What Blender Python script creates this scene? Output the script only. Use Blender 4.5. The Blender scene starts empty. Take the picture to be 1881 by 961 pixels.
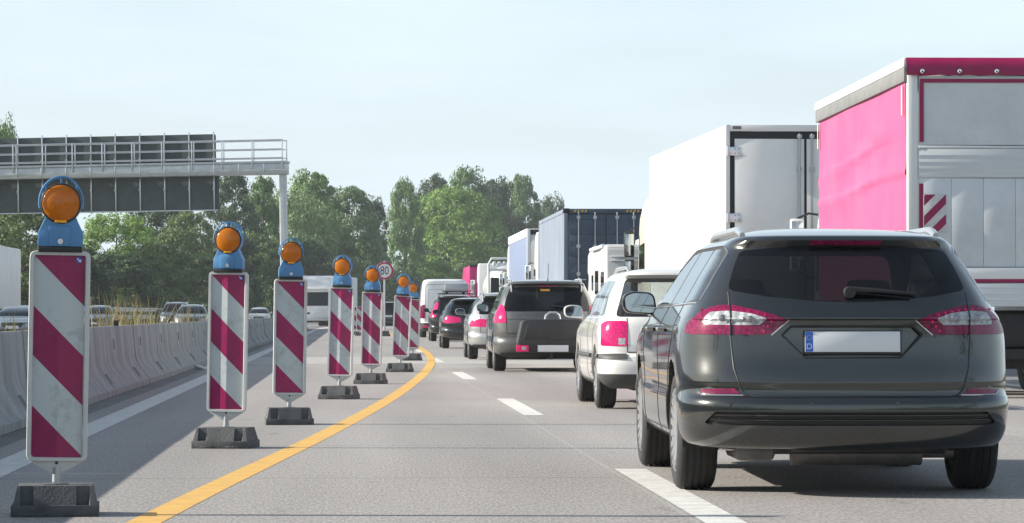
import bpy, bmesh, math, random
from mathutils import Vector, Matrix
from mathutils.bvhtree import BVHTree

PI = math.pi
R = math.radians
scene = bpy.context.scene
COL = scene.collection

# ------------------------------------------------------------------ camera, sky, sun, exposure
F_PX = 6100.0
cam_d = bpy.data.cameras.new('camera')
cam = bpy.data.objects.new('camera', cam_d)
COL.objects.link(cam)
cam_d.sensor_width = 36.0
cam_d.lens = 36.0 * F_PX / 1881.0
cam_d.clip_start = 0.5
cam_d.clip_end = 6000
cam.location = (0, 0, 1.0)
cam.rotation_euler = (R(90) + math.atan(95.5 / F_PX), 0, -R(2.745))
scene.camera = cam

SUN_EL, SUN_AZ = R(25.0), R(5.0)         # height; how far ahead of straight left
to_sun = Vector((-math.cos(SUN_EL) * math.cos(SUN_AZ), math.cos(SUN_EL) * math.sin(SUN_AZ), math.sin(SUN_EL)))
sun_d = bpy.data.lights.new('sun', 'SUN')
sun_d.energy = 5.0
sun_d.angle = R(0.55)
sun_d.color = (1.0, 0.93, 0.82)
sun = bpy.data.objects.new('sun', sun_d)
COL.objects.link(sun)
sun.rotation_euler = (-to_sun).to_track_quat('-Z', 'Y').to_euler()
sun.location = (-40, 5, 40)

world = bpy.data.worlds.new('World')
scene.world = world
world.use_nodes = True
wn, wl = world.node_tree.nodes, world.node_tree.links
wn.clear()
w_out = wn.new('ShaderNodeOutputWorld')
w_bg = wn.new('ShaderNodeBackground')
w_sky = wn.new('ShaderNodeTexSky')
w_sky.sky_type = 'NISHITA'
w_sky.sun_disc = False
w_sky.sun_elevation = SUN_EL
w_sky.sun_rotation = math.atan2(to_sun.x, to_sun.y)
w_sky.altitude = 50
w_sky.air_density = 1.0
w_sky.dust_density = 1.5
w_sky.ozone_density = 1.0
# thin high cloud veil
w_tc = wn.new('ShaderNodeTexCoord')
w_map = wn.new('ShaderNodeMapping')
w_map.inputs['Scale'].default_value = (1.0, 1.0, 5.0)
w_map.inputs['Rotation'].default_value = (0, R(9), 0)
w_noise = wn.new('ShaderNodeTexNoise')
w_noise.inputs['Scale'].default_value = 5.0
w_noise.inputs['Detail'].default_value = 7
w_noise.inputs['Roughness'].default_value = 0.55
w_ramp = wn.new('ShaderNodeValToRGB')
w_ramp.color_ramp.elements[0].position = 0.35
w_ramp.color_ramp.elements[0].color = (0.62, 0.62, 0.62, 1)
w_ramp.color_ramp.elements[1].position = 0.75
w_ramp.color_ramp.elements[1].color = (0.88, 0.88, 0.88, 1)
w_mix = wn.new('ShaderNodeMix')
w_mix.data_type = 'RGBA'
w_mix.inputs[7].default_value = (7.0, 8.2, 9.1, 1)
w_bg.inputs['Strength'].default_value = 0.072
wl.new(w_tc.outputs['Generated'], w_map.inputs['Vector'])
wl.new(w_map.outputs['Vector'], w_noise.inputs['Vector'])
wl.new(w_noise.outputs['Fac'], w_ramp.inputs['Fac'])
w_sep = wn.new('ShaderNodeSeparateXYZ')
w_el = wn.new('ShaderNodeMapRange')
w_el.inputs['From Min'].default_value = 0.12
w_el.inputs['From Max'].default_value = 0.60
w_el.inputs['To Min'].default_value = 1.0
w_el.inputs['To Max'].default_value = 0.22
w_mul = wn.new('ShaderNodeMath')
w_mul.operation = 'MULTIPLY'
wl.new(w_tc.outputs['Generated'], w_sep.inputs[0])
wl.new(w_sep.outputs['Z'], w_el.inputs['Value'])
wl.new(w_ramp.outputs['Color'], w_mul.inputs[0])
wl.new(w_el.outputs['Result'], w_mul.inputs[1])
wl.new(w_mul.outputs[0], w_mix.inputs[0])
wl.new(w_sky.outputs['Color'], w_mix.inputs[6])
wl.new(w_mix.outputs[2], w_bg.inputs['Color'])
wl.new(w_bg.outputs['Background'], w_out.inputs['Surface'])

scene.render.engine = 'CYCLES'
scene.view_settings.view_transform = 'Standard'
scene.view_settings.look = 'None'
scene.view_settings.gamma = 1
scene.view_settings.use_curve_mapping = False
scene.view_settings.exposure = 0.88
scene.cycles.max_bounces = 8
scene.cycles.transparent_max_bounces = 12
scene.cycles.caustics_reflective = False
scene.cycles.caustics_refractive = False
scene.cycles.use_denoising = True

# ------------------------------------------------------------------ materials
MATS = {}


def mat(name, col, rough=0.6, metal=0.0, var=0.0, vscale=3.0, bump=0.0, bscale=60.0, coat=0.0, stretch=None, spec=0.5,
        dirt=None, dirt_amt=0.0, dirt_scale=1.5, detail=6):
    if name in MATS:
        return MATS[name]
    m = bpy.data.materials.new(name)
    m.use_nodes = True
    nt = m.node_tree
    b = nt.nodes['Principled BSDF']
    b.inputs['Base Color'].default_value = (*col, 1)
    b.inputs['Roughness'].default_value = rough
    b.inputs['Metallic'].default_value = metal
    b.inputs['Coat Weight'].default_value = coat
    b.inputs['Coat Roughness'].default_value = 0.03
    b.inputs['Specular IOR Level'].default_value = spec
    tc = nt.nodes.new('ShaderNodeTexCoord')
    vec = tc.outputs['Object']
    if stretch:
        mp = nt.nodes.new('ShaderNodeMapping')
        mp.inputs['Scale'].default_value = stretch
        nt.links.new(vec, mp.inputs['Vector'])
        vec = mp.outputs['Vector']
    cur = None
    if var > 0:
        n = nt.nodes.new('ShaderNodeTexNoise')
        n.inputs['Scale'].default_value = vscale
        n.inputs['Detail'].default_value = detail
        n.inputs['Roughness'].default_value = 0.65
        nt.links.new(vec, n.inputs['Vector'])
        rp = nt.nodes.new('ShaderNodeValToRGB')
        rp.color_ramp.elements[0].position = 0.28
        rp.color_ramp.elements[1].position = 0.72
        rp.color_ramp.elements[0].color = (*[c * (1 - var) for c in col], 1)
        rp.color_ramp.elements[1].color = (*[min(1, c * (1 + var)) for c in col], 1)
        nt.links.new(n.outputs['Fac'], rp.inputs['Fac'])
        cur = rp.outputs['Color']
    if dirt:
        n2 = nt.nodes.new('ShaderNodeTexNoise')
        n2.inputs['Scale'].default_value = dirt_scale
        n2.inputs['Detail'].default_value = 8
        n2.inputs['Roughness'].default_value = 0.7
        nt.links.new(vec, n2.inputs['Vector'])
        r2 = nt.nodes.new('ShaderNodeValToRGB')
        r2.color_ramp.elements[0].position = 0.45
        r2.color_ramp.elements[1].position = 0.8
        r2.color_ramp.elements[0].color = (0, 0, 0, 1)
        r2.color_ramp.elements[1].color = (dirt_amt,) * 3 + (1,)
        nt.links.new(n2.outputs['Fac'], r2.inputs['Fac'])
        mx = nt.nodes.new('ShaderNodeMix')
        mx.data_type = 'RGBA'
        mx.inputs[6].default_value = (*col, 1)
        mx.inputs[7].default_value = (*dirt, 1)
        if cur is not None:
            nt.links.new(cur, mx.inputs[6])
        nt.links.new(r2.outputs['Color'], mx.inputs[0])
        cur = mx.outputs[2]
    if cur is not None:
        nt.links.new(cur, b.inputs['Base Color'])
    if bump > 0:
        n3 = nt.nodes.new('ShaderNodeTexNoise')
        n3.inputs['Scale'].default_value = bscale
        n3.inputs['Detail'].default_value = 4
        nt.links.new(vec, n3.inputs['Vector'])
        bp = nt.nodes.new('ShaderNodeBump')
        bp.inputs['Strength'].default_value = bump
        bp.inputs['Distance'].default_value = 0.01
        nt.links.new(n3.outputs['Fac'], bp.inputs['Height'])
        nt.links.new(bp.outputs['Normal'], b.inputs['Normal'])
    MATS[name] = m
    return m


def node_math(nt, op, a, b=None):
    n = nt.nodes.new('ShaderNodeMath')
    n.operation = op
    for i, v in enumerate((a, b)):
        if v is None:
            continue
        if isinstance(v, (int, float)):
            n.inputs[i].default_value = v
        else:
            nt.links.new(v, n.inputs[i])
    return n.outputs[0]


def glass(name, tint, refl=(0.9, 0.95, 1.0), ior=1.5, dust=0.03):
    if name in MATS:
        return MATS[name]
    m = bpy.data.materials.new(name)
    m.use_nodes = True
    nt = m.node_tree
    nt.nodes.clear()
    out = nt.nodes.new('ShaderNodeOutputMaterial')
    tr = nt.nodes.new('ShaderNodeBsdfTransparent')
    tr.inputs['Color'].default_value = (*tint, 1)
    gl = nt.nodes.new('ShaderNodeBsdfGlossy')
    gl.inputs['Roughness'].default_value = 0.015
    gl.inputs['Color'].default_value = (*refl, 1)
    df = nt.nodes.new('ShaderNodeBsdfDiffuse')
    df.inputs['Color'].default_value = (0.30, 0.30, 0.29, 1)
    r0 = ((ior - 1) / (ior + 1)) ** 2
    lw = nt.nodes.new('ShaderNodeLayerWeight')
    lw.inputs['Blend'].default_value = 0.5
    sch = node_math(nt, 'ADD', node_math(nt, 'MULTIPLY', node_math(nt, 'POWER', lw.outputs['Facing'], 5.0), 1 - r0), r0 * 1.6)
    mx = nt.nodes.new('ShaderNodeMixShader')
    md = nt.nodes.new('ShaderNodeMixShader')
    tc = nt.nodes.new('ShaderNodeTexCoord')
    n = nt.nodes.new('ShaderNodeTexNoise')
    n.inputs['Scale'].default_value = 6
    n.inputs['Detail'].default_value = 10
    n.inputs['Roughness'].default_value = 0.8
    ml = nt.nodes.new('ShaderNodeMath')
    ml.operation = 'MULTIPLY'
    ml.inputs[1].default_value = dust * 2
    nt.links.new(tc.outputs['Object'], n.inputs['Vector'])
    nt.links.new(n.outputs['Fac'], ml.inputs[0])
    nt.links.new(ml.outputs[0], md.inputs[0])
    nt.links.new(tr.outputs[0], md.inputs[1])
    nt.links.new(df.outputs[0], md.inputs[2])
    nt.links.new(sch, mx.inputs[0])
    nt.links.new(md.outputs[0], mx.inputs[1])
    nt.links.new(gl.outputs[0], mx.inputs[2])
    nt.links.new(mx.outputs[0], out.inputs['Surface'])
    MATS[name] = m
    return m


def lens_mat(name, col, emit=0.0, cells=55.0, rough=0.12, trans=0.35):
    """Moulded plastic lens: small prisms seen through a glossy coat, light passes through."""
    if name in MATS:
        return MATS[name]
    m = bpy.data.materials.new(name)
    m.use_nodes = True
    nt = m.node_tree
    b = nt.nodes['Principled BSDF']
    out = nt.nodes['Material Output']
    b.inputs['Roughness'].default_value = rough
    b.inputs['Coat Weight'].default_value = 0.6
    tc = nt.nodes.new('ShaderNodeTexCoord')
    vo = nt.nodes.new('ShaderNodeTexVoronoi')
    vo.inputs['Scale'].default_value = cells
    rp = nt.nodes.new('ShaderNodeValToRGB')
    rp.color_ramp.elements[0].position = 0.1
    rp.color_ramp.elements[1].position = 0.7
    rp.color_ramp.elements[0].color = (*[min(1, c * 1.35 + 0.01) for c in col], 1)
    rp.color_ramp.elements[1].color = (*[c * 0.62 for c in col], 1)
    nt.links.new(tc.outputs['Object'], vo.inputs['Vector'])
    nt.links.new(vo.outputs['Distance'], rp.inputs['Fac'])
    nt.links.new(rp.outputs['Color'], b.inputs['Base Color'])
    tl = nt.nodes.new('ShaderNodeBsdfTranslucent')
    tl.inputs['Color'].default_value = (*[min(1, c * 1.4) for c in col], 1)
    mx = nt.nodes.new('ShaderNodeMixShader')
    mx.inputs[0].default_value = trans
    nt.links.new(b.outputs[0], mx.inputs[1])
    nt.links.new(tl.outputs[0], mx.inputs[2])
    nt.links.new(mx.outputs[0], out.inputs['Surface'])
    if emit > 0:
        b.inputs['Emission Color'].default_value = (*col, 1)
        b.inputs['Emission Strength'].default_value = emit
    MATS[name] = m
    return m


# ------------------------------------------------------------------ mesh building helpers
def finish(me, name, m, parent=None, smooth=True, angle=35, loc=None):
    o = bpy.data.objects.new(name, me)
    COL.objects.link(o)
    if m is not None and len(me.materials) == 0:
        me.materials.append(m)
    if smooth and len(me.polygons):
        me.polygons.foreach_set('use_smooth', [True] * len(me.polygons))
        me.set_sharp_from_angle(angle=R(angle))
    if parent is not None:
        o.parent = parent
    if loc is not None:
        o.location = loc
    return o


class MB:
    def __init__(self):
        self.bm = bmesh.new()

    def box(self, x0, x1, y0, y1, z0, z1, b=0.0, seg=2):
        t = bmesh.new()
        bmesh.ops.create_cube(t, size=1)
        for v in t.verts:
            v.co = Vector((x0 + (v.co.x + .5) * (x1 - x0), y0 + (v.co.y + .5) * (y1 - y0), z0 + (v.co.z + .5) * (z1 - z0)))
        if b > 0:
            bmesh.ops.bevel(t, geom=t.edges[:], offset=b, segments=seg, affect='EDGES', profile=0.5)
        self._add(t)
        return self

    def _add(self, t, M=None):
        if M is not None:
            bmesh.ops.transform(t, matrix=M, verts=t.verts[:])
        me = bpy.data.meshes.new('tmp')
        t.to_mesh(me)
        t.free()
        self.bm.from_mesh(me)
        bpy.data.meshes.remove(me)

    def obox(self, c, size, rot=(0, 0, 0), b=0.0):
        from mathutils import Euler
        t = bmesh.new()
        bmesh.ops.create_cube(t, size=1)
        for v in t.verts:
            v.co = Vector((v.co.x * size[0], v.co.y * size[1], v.co.z * size[2]))
        if b > 0:
            bmesh.ops.bevel(t, geom=t.edges[:], offset=b, segments=2, affect='EDGES', profile=0.5)
        self._add(t, Matrix.Translation(c) @ Euler(rot).to_matrix().to_4x4())
        return self

    def cyl(self, p0, p1, r, n=14, r2=None, caps=True):
        p0, p1 = Vector(p0), Vector(p1)
        d = p1 - p0
        t = bmesh.new()
        bmesh.ops.create_cone(t, cap_ends=caps, cap_tris=False, segments=n, radius1=r, radius2=r if r2 is None else r2,
                              depth=d.length)
        q = d.to_track_quat('Z', 'Y')
        self._add(t, Matrix.Translation((p0 + p1) / 2) @ q.to_matrix().to_4x4())
        return self

    def tube(self, pts, r, n=8, closed=False):
        bm = self.bm
        pts = [Vector(p) for p in pts]
        N = len(pts)
        rings = []
        prev_u = None
        for i, p in enumerate(pts):
            a = pts[(i - 1) % N] if (closed or i > 0) else p
            c = pts[(i + 1) % N] if (closed or i < N - 1) else p
            d = (c - a)
            if d.length < 1e-9:
                d = Vector((0, 0, 1))
            d.normalize()
            if prev_u is None:
                u = d.orthogonal().normalized()
            else:
                u = (prev_u - d * prev_u.dot(d))
                u = u.normalized() if u.length > 1e-6 else d.orthogonal().normalized()
            prev_u = u
            w = d.cross(u)
            rr = r[i] if isinstance(r, (list, tuple)) else r
            rings.append([bm.verts.new(p + (u * math.cos(2 * PI * k / n) + w * math.sin(2 * PI * k / n)) * rr) for k in range(n)])
        for i in range(N if closed else N - 1):
            A, B = rings[i], rings[(i + 1) % N]
            for k in range(n):
                try:
                    bm.faces.new((A[k], A[(k + 1) % n], B[(k + 1) % n], B[k]))
                except ValueError:
                    pass
        if not closed:
            bm.faces.new(rings[0][::-1])
            bm.faces.new(rings[-1])
        return self

    def prism(self, pts, axis, lo, hi, b=0.0):
        """outline pts in the two other axes (in x,y,z order), pushed along axis"""
        t = bmesh.new()

        def mk(p, h):
            if axis == 'x':
                return (h, p[0], p[1])
            if axis == 'y':
                return (p[0], h, p[1])
            return (p[0], p[1], h)
        A = [t.verts.new(mk(p, lo)) for p in pts]
        B = [t.verts.new(mk(p, hi)) for p in pts]
        n = len(pts)
        t.faces.new(A)
        t.faces.new(B[::-1])
        for i in range(n):
            t.faces.new((A[i], B[i], B[(i + 1) % n], A[(i + 1) % n]))
        bmesh.ops.recalc_face_normals(t, faces=t.faces[:])
        if b > 0:
            bmesh.ops.bevel(t, geom=t.edges[:], offset=b, segments=2, affect='EDGES', profile=0.5)
        self._add(t)
        return self

    def lathe(self, prof, c, axis='x', n=40, closed=False):
        """prof: (radius, height along axis)"""
        bm = self.bm
        c = Vector(c)
        rings = []
        for (r, h) in prof:
            ring = []
            for k in range(n):
                a = 2 * PI * k / n
                ca, sa = r * math.cos(a), r * math.sin(a)
                v = {'x': (h, ca, sa), 'y': (ca, h, sa), 'z': (ca, sa, h)}[axis]
                ring.append(bm.verts.new(c + Vector(v)))
            rings.append(ring)
        m = len(rings)
        for i in range(m if closed else m - 1):
            A, B = rings[i], rings[(i + 1) % m]
            for k in range(n):
                bm.faces.new((A[k], A[(k + 1) % n], B[(k + 1) % n], B[k]))
        if not closed:
            bm.faces.new(rings[0])
            bm.faces.new(rings[-1][::-1])
        return self

    def face(self, pts):
        self.bm.faces.new([self.bm.verts.new(p) for p in pts])
        return self

    def build(self, name, m, parent=None, smooth=True, angle=35, loc=None, weld=False):
        if weld:
            bmesh.ops.remove_doubles(self.bm, verts=self.bm.verts[:], dist=1e-4)
        bmesh.ops.recalc_face_normals(self.bm, faces=self.bm.faces[:])
        me = bpy.data.meshes.new(name)
        self.bm.to_mesh(me)
        self.bm.free()
        return finish(me, name, m, parent, smooth, angle, loc)

    def each(self, name, m, parent=None, smooth=True, angle=35):
        """one object per separate piece"""
        bmesh.ops.recalc_face_normals(self.bm, faces=self.bm.faces[:])
        left = set(self.bm.verts)
        out = []
        while left:
            st = [next(iter(left))]
            grp = set(st)
            while st:
                v = st.pop()
                for ed in v.link_edges:
                    w = ed.other_vert(v)
                    if w not in grp:
                        grp.add(w)
                        st.append(w)
            left -= grp
            gl = list(grp)
            ix = {v: i for i, v in enumerate(gl)}
            fs = set(f for v in gl for f in v.link_faces)
            me = bpy.data.meshes.new(name)
            me.from_pydata([v.co[:] for v in gl], [], [[ix[v] for v in f.verts] for f in fs])
            out.append(finish(me, name, m, parent, smooth, angle))
        self.bm.free()
        return out


def tag(o, label=None, cat=None, group=None, kind=None):
    if label:
        o['label'] = label
    if cat:
        o['category'] = cat
    if group:
        o['group'] = group
    if kind:
        o['kind'] = kind
    return o


def thing(name, label, cat, loc=(0, 0, 0), rz=0.0, group=None):
    o = bpy.data.objects.new(name, None)
    COL.objects.link(o)
    o.location = loc
    o.rotation_euler = (0, 0, rz)
    o.empty_display_size = 0.2
    return tag(o, label, cat, group)


KIDS = {}


def dup(root, loc, rz, label=None, group=None):
    r = root.copy()
    COL.objects.link(r)
    r.location = loc
    r.rotation_euler = (0, 0, rz)
    if label:
        r['label'] = label
    if group:
        r['group'] = group

    def rec(src, dst):
        for ch in list(src.children):
            c = ch.copy()
            COL.objects.link(c)
            c.parent = dst
            rec(ch, c)
    rec(root, r)
    return r


def text_obj(s, size, name, m, parent, M, depth=0.002, align='CENTER'):
    cu = bpy.data.curves.new(name, 'FONT')
    cu.body = s
    cu.size = size
    cu.align_x = align
    cu.align_y = 'CENTER'
    cu.extrude = depth
    o = bpy.data.objects.new('tmp_text', cu)
    COL.objects.link(o)
    dg = bpy.context.evaluated_depsgraph_get()
    dg.update()
    me = bpy.data.meshes.new_from_object(o.evaluated_get(dg))
    bpy.data.objects.remove(o)
    bpy.data.curves.remove(cu)
    me.name = name
    me.transform(M)
    me.materials.clear()
    return finish(me, name, m, parent, smooth=False)


def bend(y):
    """sideways course of the motorway: straight, then a wide right-hand bend"""
    return 0.0 if y < 200 else (y - 200) ** 2 / 3000.0


def at(u, y):
    """road-frame x of a bearing measured in the photograph at distance y"""
    return ((u - 940.5) / F_PX + 0.0479) * y
# ------------------------------------------------------------------ shared materials
M_white = mat('white_paint', (0.78, 0.78, 0.76), 0.35, var=0.05, vscale=2, coat=0.5, dirt=(0.35, 0.33, 0.3), dirt_amt=0.25, dirt_scale=2.5)
M_black = mat('black_plastic', (0.018, 0.019, 0.02), 0.5, var=0.2, vscale=8)
M_rubber = mat('rubber', (0.022, 0.022, 0.023), 0.75, var=0.25, vscale=10, bump=0.15, bscale=40)
M_steel = mat('galvanised_steel', (0.46, 0.48, 0.49), 0.42, metal=0.75, var=0.12, vscale=3)
M_alu = mat('aluminium', (0.62, 0.64, 0.66), 0.3, metal=0.85, var=0.08, vscale=4)
M_chrome = mat('chrome', (0.8, 0.8, 0.8), 0.08, metal=1.0)
M_dark = mat('dark_chassis', (0.02, 0.02, 0.022), 0.7, var=0.4, vscale=6)
M_seat = mat('dark_upholstery', (0.02, 0.02, 0.022), 0.85, var=0.2)
M_glass_dark = glass('privacy_glass', (0.032, 0.036, 0.036), ior=1.36, dust=0.012)
M_glass = glass('clear_glass', (0.62, 0.66, 0.66), dust=0.03)
M_red = lens_mat('red_lens', (0.30, 0.005, 0.085))
M_red_lit = lens_mat('red_lens_lit', (0.70, 0.012, 0.17), emit=0.22)
M_clear = lens_mat('clear_lens', (0.62, 0.66, 0.69), cells=38)
M_plate = mat('plate_white', (0.72, 0.74, 0.76), 0.35, var=0.03)
M_blue_eu = mat('plate_blue', (0.02, 0.14, 0.62), 0.35)
M_mirror = mat('mirror_glass', (0.42, 0.46, 0.48), 0.02, metal=1.0)


# ------------------------------------------------------------------ cars: one lofted shell, cut along drawn outlines
def pchip(vals, sub):
    """monotone interpolation of rows, sub steps per interval (sub: list)"""
    n = len(vals)
    K = len(vals[0])
    out = []
    d = [[vals[i + 1][k] - vals[i][k] for k in range(K)] for i in range(n - 1)]
    m = []
    for i in range(n):
        row = []
        for k in range(K):
            if i == 0:
                row.append(d[0][k])
            elif i == n - 1:
                row.append(d[-1][k])
            else:
                a, b = d[i - 1][k], d[i][k]
                row.append(0 if a * b <= 0 else 2 * a * b / (a + b))
        m.append(row)
    for i in range(n - 1):
        for s in range(sub[i]):
            t = s / sub[i]
            t2, t3 = t * t, t * t * t
            h00, h10, h01, h11 = 2 * t3 - 3 * t2 + 1, t3 - 2 * t2 + t, -2 * t3 + 3 * t2, t3 - t2
            out.append([h00 * vals[i][k] + h10 * m[i][k] + h01 * vals[i + 1][k] + h11 * m[i + 1][k] for k in range(K)])
    out.append(list(vals[-1]))
    return out


def loft_shell(ctrl, NR=16, NS=26, NF=10, dz=0.03, taper=0.03):
    """ctrl rows: z, half width, rear y, front y, rear corner depth, rear exponent, front corner depth, front exponent"""
    sub = []
    for i in range(len(ctrl) - 1):
        L = max(abs(ctrl[i + 1][0] - ctrl[i][0]), abs(ctrl[i + 1][1] - ctrl[i][1]), abs(ctrl[i + 1][2] - ctrl[i][2]) * 0.6,
                abs(ctrl[i + 1][3] - ctrl[i][3]) * 0.15)
        sub.append(max(1, min(8, int(round(L / dz)))))
    rows = pchip(ctrl, sub)
    ymin = min(r[2] for r in ctrl)
    ymax = max(r[3] for r in ctrl)
    yc, hl = (ymin + ymax) / 2, (ymax - ymin) / 2
    bm = bmesh.new()
    rings = []
    for (z, w, yr, yf, a, n, b, m) in rows:
        half = []
        for k in range(NR + 1):
            t = (k / NR) * PI / 2
            s, c = math.sin(t), math.cos(t)
            half.append((w * s ** (2 / n), yr + a * (1 - max(c, 0) ** (2 / n))))
        y0, y1 = yr + a, yf - b
        for k in range(1, NS):
            half.append((w, y0 + (y1 - y0) * k / NS))
        for k in range(NF + 1):
            t = (1 - k / NF) * PI / 2
            s, c = math.sin(t), math.cos(t)
            half.append((w * max(s, 0) ** (2 / m), yf - b * (1 - max(c, 0) ** (2 / m))))
        half = [(x * (1 - taper * max(0, (y - yc) / hl) ** 2), y) for x, y in half]
        ring = half + [(-x, y) for x, y in half[1:-1]][::-1]
        rings.append([bm.verts.new((x, y, z)) for x, y in ring])
    N = len(rings[0])
    for i in range(len(rings) - 1):
        A, B = rings[i], rings[i + 1]
        for k in range(N):
            bm.faces.new((A[k], A[(k + 1) % N], B[(k + 1) % N], B[k]))
    bm.faces.new(rings[0][::-1])
    bm.faces.new(rings[-1])
    bmesh.ops.recalc_face_normals(bm, faces=bm.faces[:])
    return bm


def inside(poly, x, y):
    c = False
    n = len(poly)
    for i in range(n):
        x0, y0 = poly[i]
        x1, y1 = poly[(i + 1) % n]
        if (y0 > y) != (y1 > y) and x < (x1 - x0) * (y - y0) / (y1 - y0) + x0:
            c = not c
    return c


def rnd(poly, k=1, f=0.25):
    for _ in range(k):
        out = []
        n = len(poly)
        for i in range(n):
            a, b = poly[i], poly[(i + 1) % n]
            out.append((a[0] + (b[0] - a[0]) * f, a[1] + (b[1] - a[1]) * f))
            out.append((a[0] + (b[0] - a[0]) * (1 - f), a[1] + (b[1] - a[1]) * (1 - f)))
        poly = out
    return poly


def fillet(poly, r, seg=3):
    """round each corner of a polygon by about r"""
    out = []
    n = len(poly)
    for i in range(n):
        p, a, b = Vector(poly[i]), Vector(poly[i - 1]), Vector(poly[(i + 1) % n])
        da, db = (a - p), (b - p)
        rr = min(r, da.length * 0.45, db.length * 0.45)
        s, e = p + da.normalized() * rr, p + db.normalized() * rr
        for k in range(seg + 1):
            t = k / seg
            q = s * (1 - t) ** 2 + p * 2 * t * (1 - t) + e * t * t
            out.append((q.x, q.y))
    return out


VIEW = {'rear': (0, 2), 'front': (0, 2), 'side': (1, 2)}


def vfilter(view, side=0, lim=0.12):
    if view == 'rear':
        return lambda f, c: f.normal.y < -lim
    if view == 'front':
        return lambda f, c: f.normal.y > lim
    return lambda f, c: f.normal.x * side > lim and c.x * side > 0.2


def cut(bm, lay, poly, view, label, side=0, over=None, lim=0.12, zmax=None):
    i, j = VIEW[view]
    ok = vfilter(view, side, lim)
    xs, ys = [p[0] for p in poly], [p[1] for p in poly]
    x0, x1, y0, y1 = min(xs) - .01, max(xs) + .01, min(ys) - .01, max(ys) + .01
    bm.normal_update()
    n = len(poly)
    cand = []
    for f in bm.faces:
        if len(f.verts) > 40 or not ok(f, f.calc_center_median()):
            continue
        us = [v.co[i] for v in f.verts]
        vs = [v.co[j] for v in f.verts]
        if max(us) < x0 or min(us) > x1 or max(vs) < y0 or min(vs) > y1:
            continue
        cand.append(f)
    for k in range(n):
        a, b = poly[k], poly[(k + 1) % n]
        dx, dy = b[0] - a[0], b[1] - a[1]
        if dx * dx + dy * dy < 1e-10:
            continue
        sx0, sx1, sy0, sy1 = min(a[0], b[0]) - .004, max(a[0], b[0]) + .004, min(a[1], b[1]) - .004, max(a[1], b[1]) + .004
        fs = []
        for f in cand:
            us = [v.co[i] for v in f.verts]
            vs = [v.co[j] for v in f.verts]
            if max(us) < sx0 or min(us) > sx1 or max(vs) < sy0 or min(vs) > sy1:
                continue
            fs.append(f)
        if not fs:
            continue
        no = [0.0, 0.0, 0.0]
        no[i], no[j] = -dy, dx
        co = [0.0, 0.0, 0.0]
        co[i], co[j] = a
        es = set(e for f in fs for e in f.edges)
        vs = set(v for f in fs for v in f.verts)
        r = bmesh.ops.bisect_plane(bm, geom=fs + list(es) + list(vs), dist=1e-5, plane_co=co, plane_no=no)
        new = set(g for g in r['geom'] if isinstance(g, bmesh.types.BMFace) and g.is_valid)
        cand = list(set(f for f in cand if f.is_valid) | new)
    bm.normal_update()
    for f in bm.faces:
        c = f.calc_center_median()
        if ok(f, c) and (over is None or f[lay] in over) and inside(poly, c[i], c[j]):
            f[lay] = label


def extract(bm, lay, label, keep=None):
    t = bm.copy()
    ly = t.faces.layers.int.get('label')
    dead = [f for f in t.faces if f[ly] != label or (keep and not keep(f.calc_center_median()))]
    bmesh.ops.delete(t, geom=dead, context='FACES')
    return t


def skirt(t, rise, depth):
    """lift a cut-out panel along its normals and close its rim"""
    t.normal_update()
    for v in t.verts:
        v.normal_update()
    nrm = {v: v.normal.copy() for v in t.verts}
    for v in t.verts:
        v.co += nrm[v] * rise
    be = [e for e in t.edges if e.is_boundary]
    r = bmesh.ops.extrude_edge_only(t, edges=be)
    nv = [g for g in r['geom'] if isinstance(g, bmesh.types.BMVert)]
    src = {}
    for e in t.edges:
        a, b = e.verts
        if a in nrm and b not in nrm:
            src[b] = a
        elif b in nrm and a not in nrm:
            src[a] = b
    for v in nv:
        if v in src:
            v.co -= nrm[src[v]] * depth
    bmesh.ops.recalc_face_normals(t, faces=t.faces[:])


def tomesh(t, name, m, parent, angle=40):
    me = bpy.data.meshes.new(name)
    t.to_mesh(me)
    t.free()
    return finish(me, name, m, parent, True, angle)


def project(bvh, pts, view, side=0, off=0.0, step=0.02):
    """drape a drawn polyline on the shell"""
    out = []
    for k in range(len(pts) - 1):
        a, b = Vector(pts[k]), Vector(pts[k + 1])
        n = max(1, int((b - a).length / step))
        for s in range(n + (1 if k == len(pts) - 2 else 0)):
            p = a.lerp(b, s / n)
            if view == 'rear':
                o, d = Vector((p.x, -3, p.y)), Vector((0, 1, 0))
            elif view == 'front':
                o, d = Vector((p.x, 9, p.y)), Vector((0, -1, 0))
            else:
                o, d = Vector((side * 4, p.x, p.y)), Vector((-side, 0, 0))
            hit = bvh.ray_cast(o, d)
            if hit[0] is not None:
                out.append(hit[0] + hit[1] * off)
    return out


def surf(bvh, p, view, side=0):
    h = project(bvh, [p, (p[0] + 1e-4, p[1])], view, side)
    return h[0] if h else None


WHEELS = {}


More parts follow.
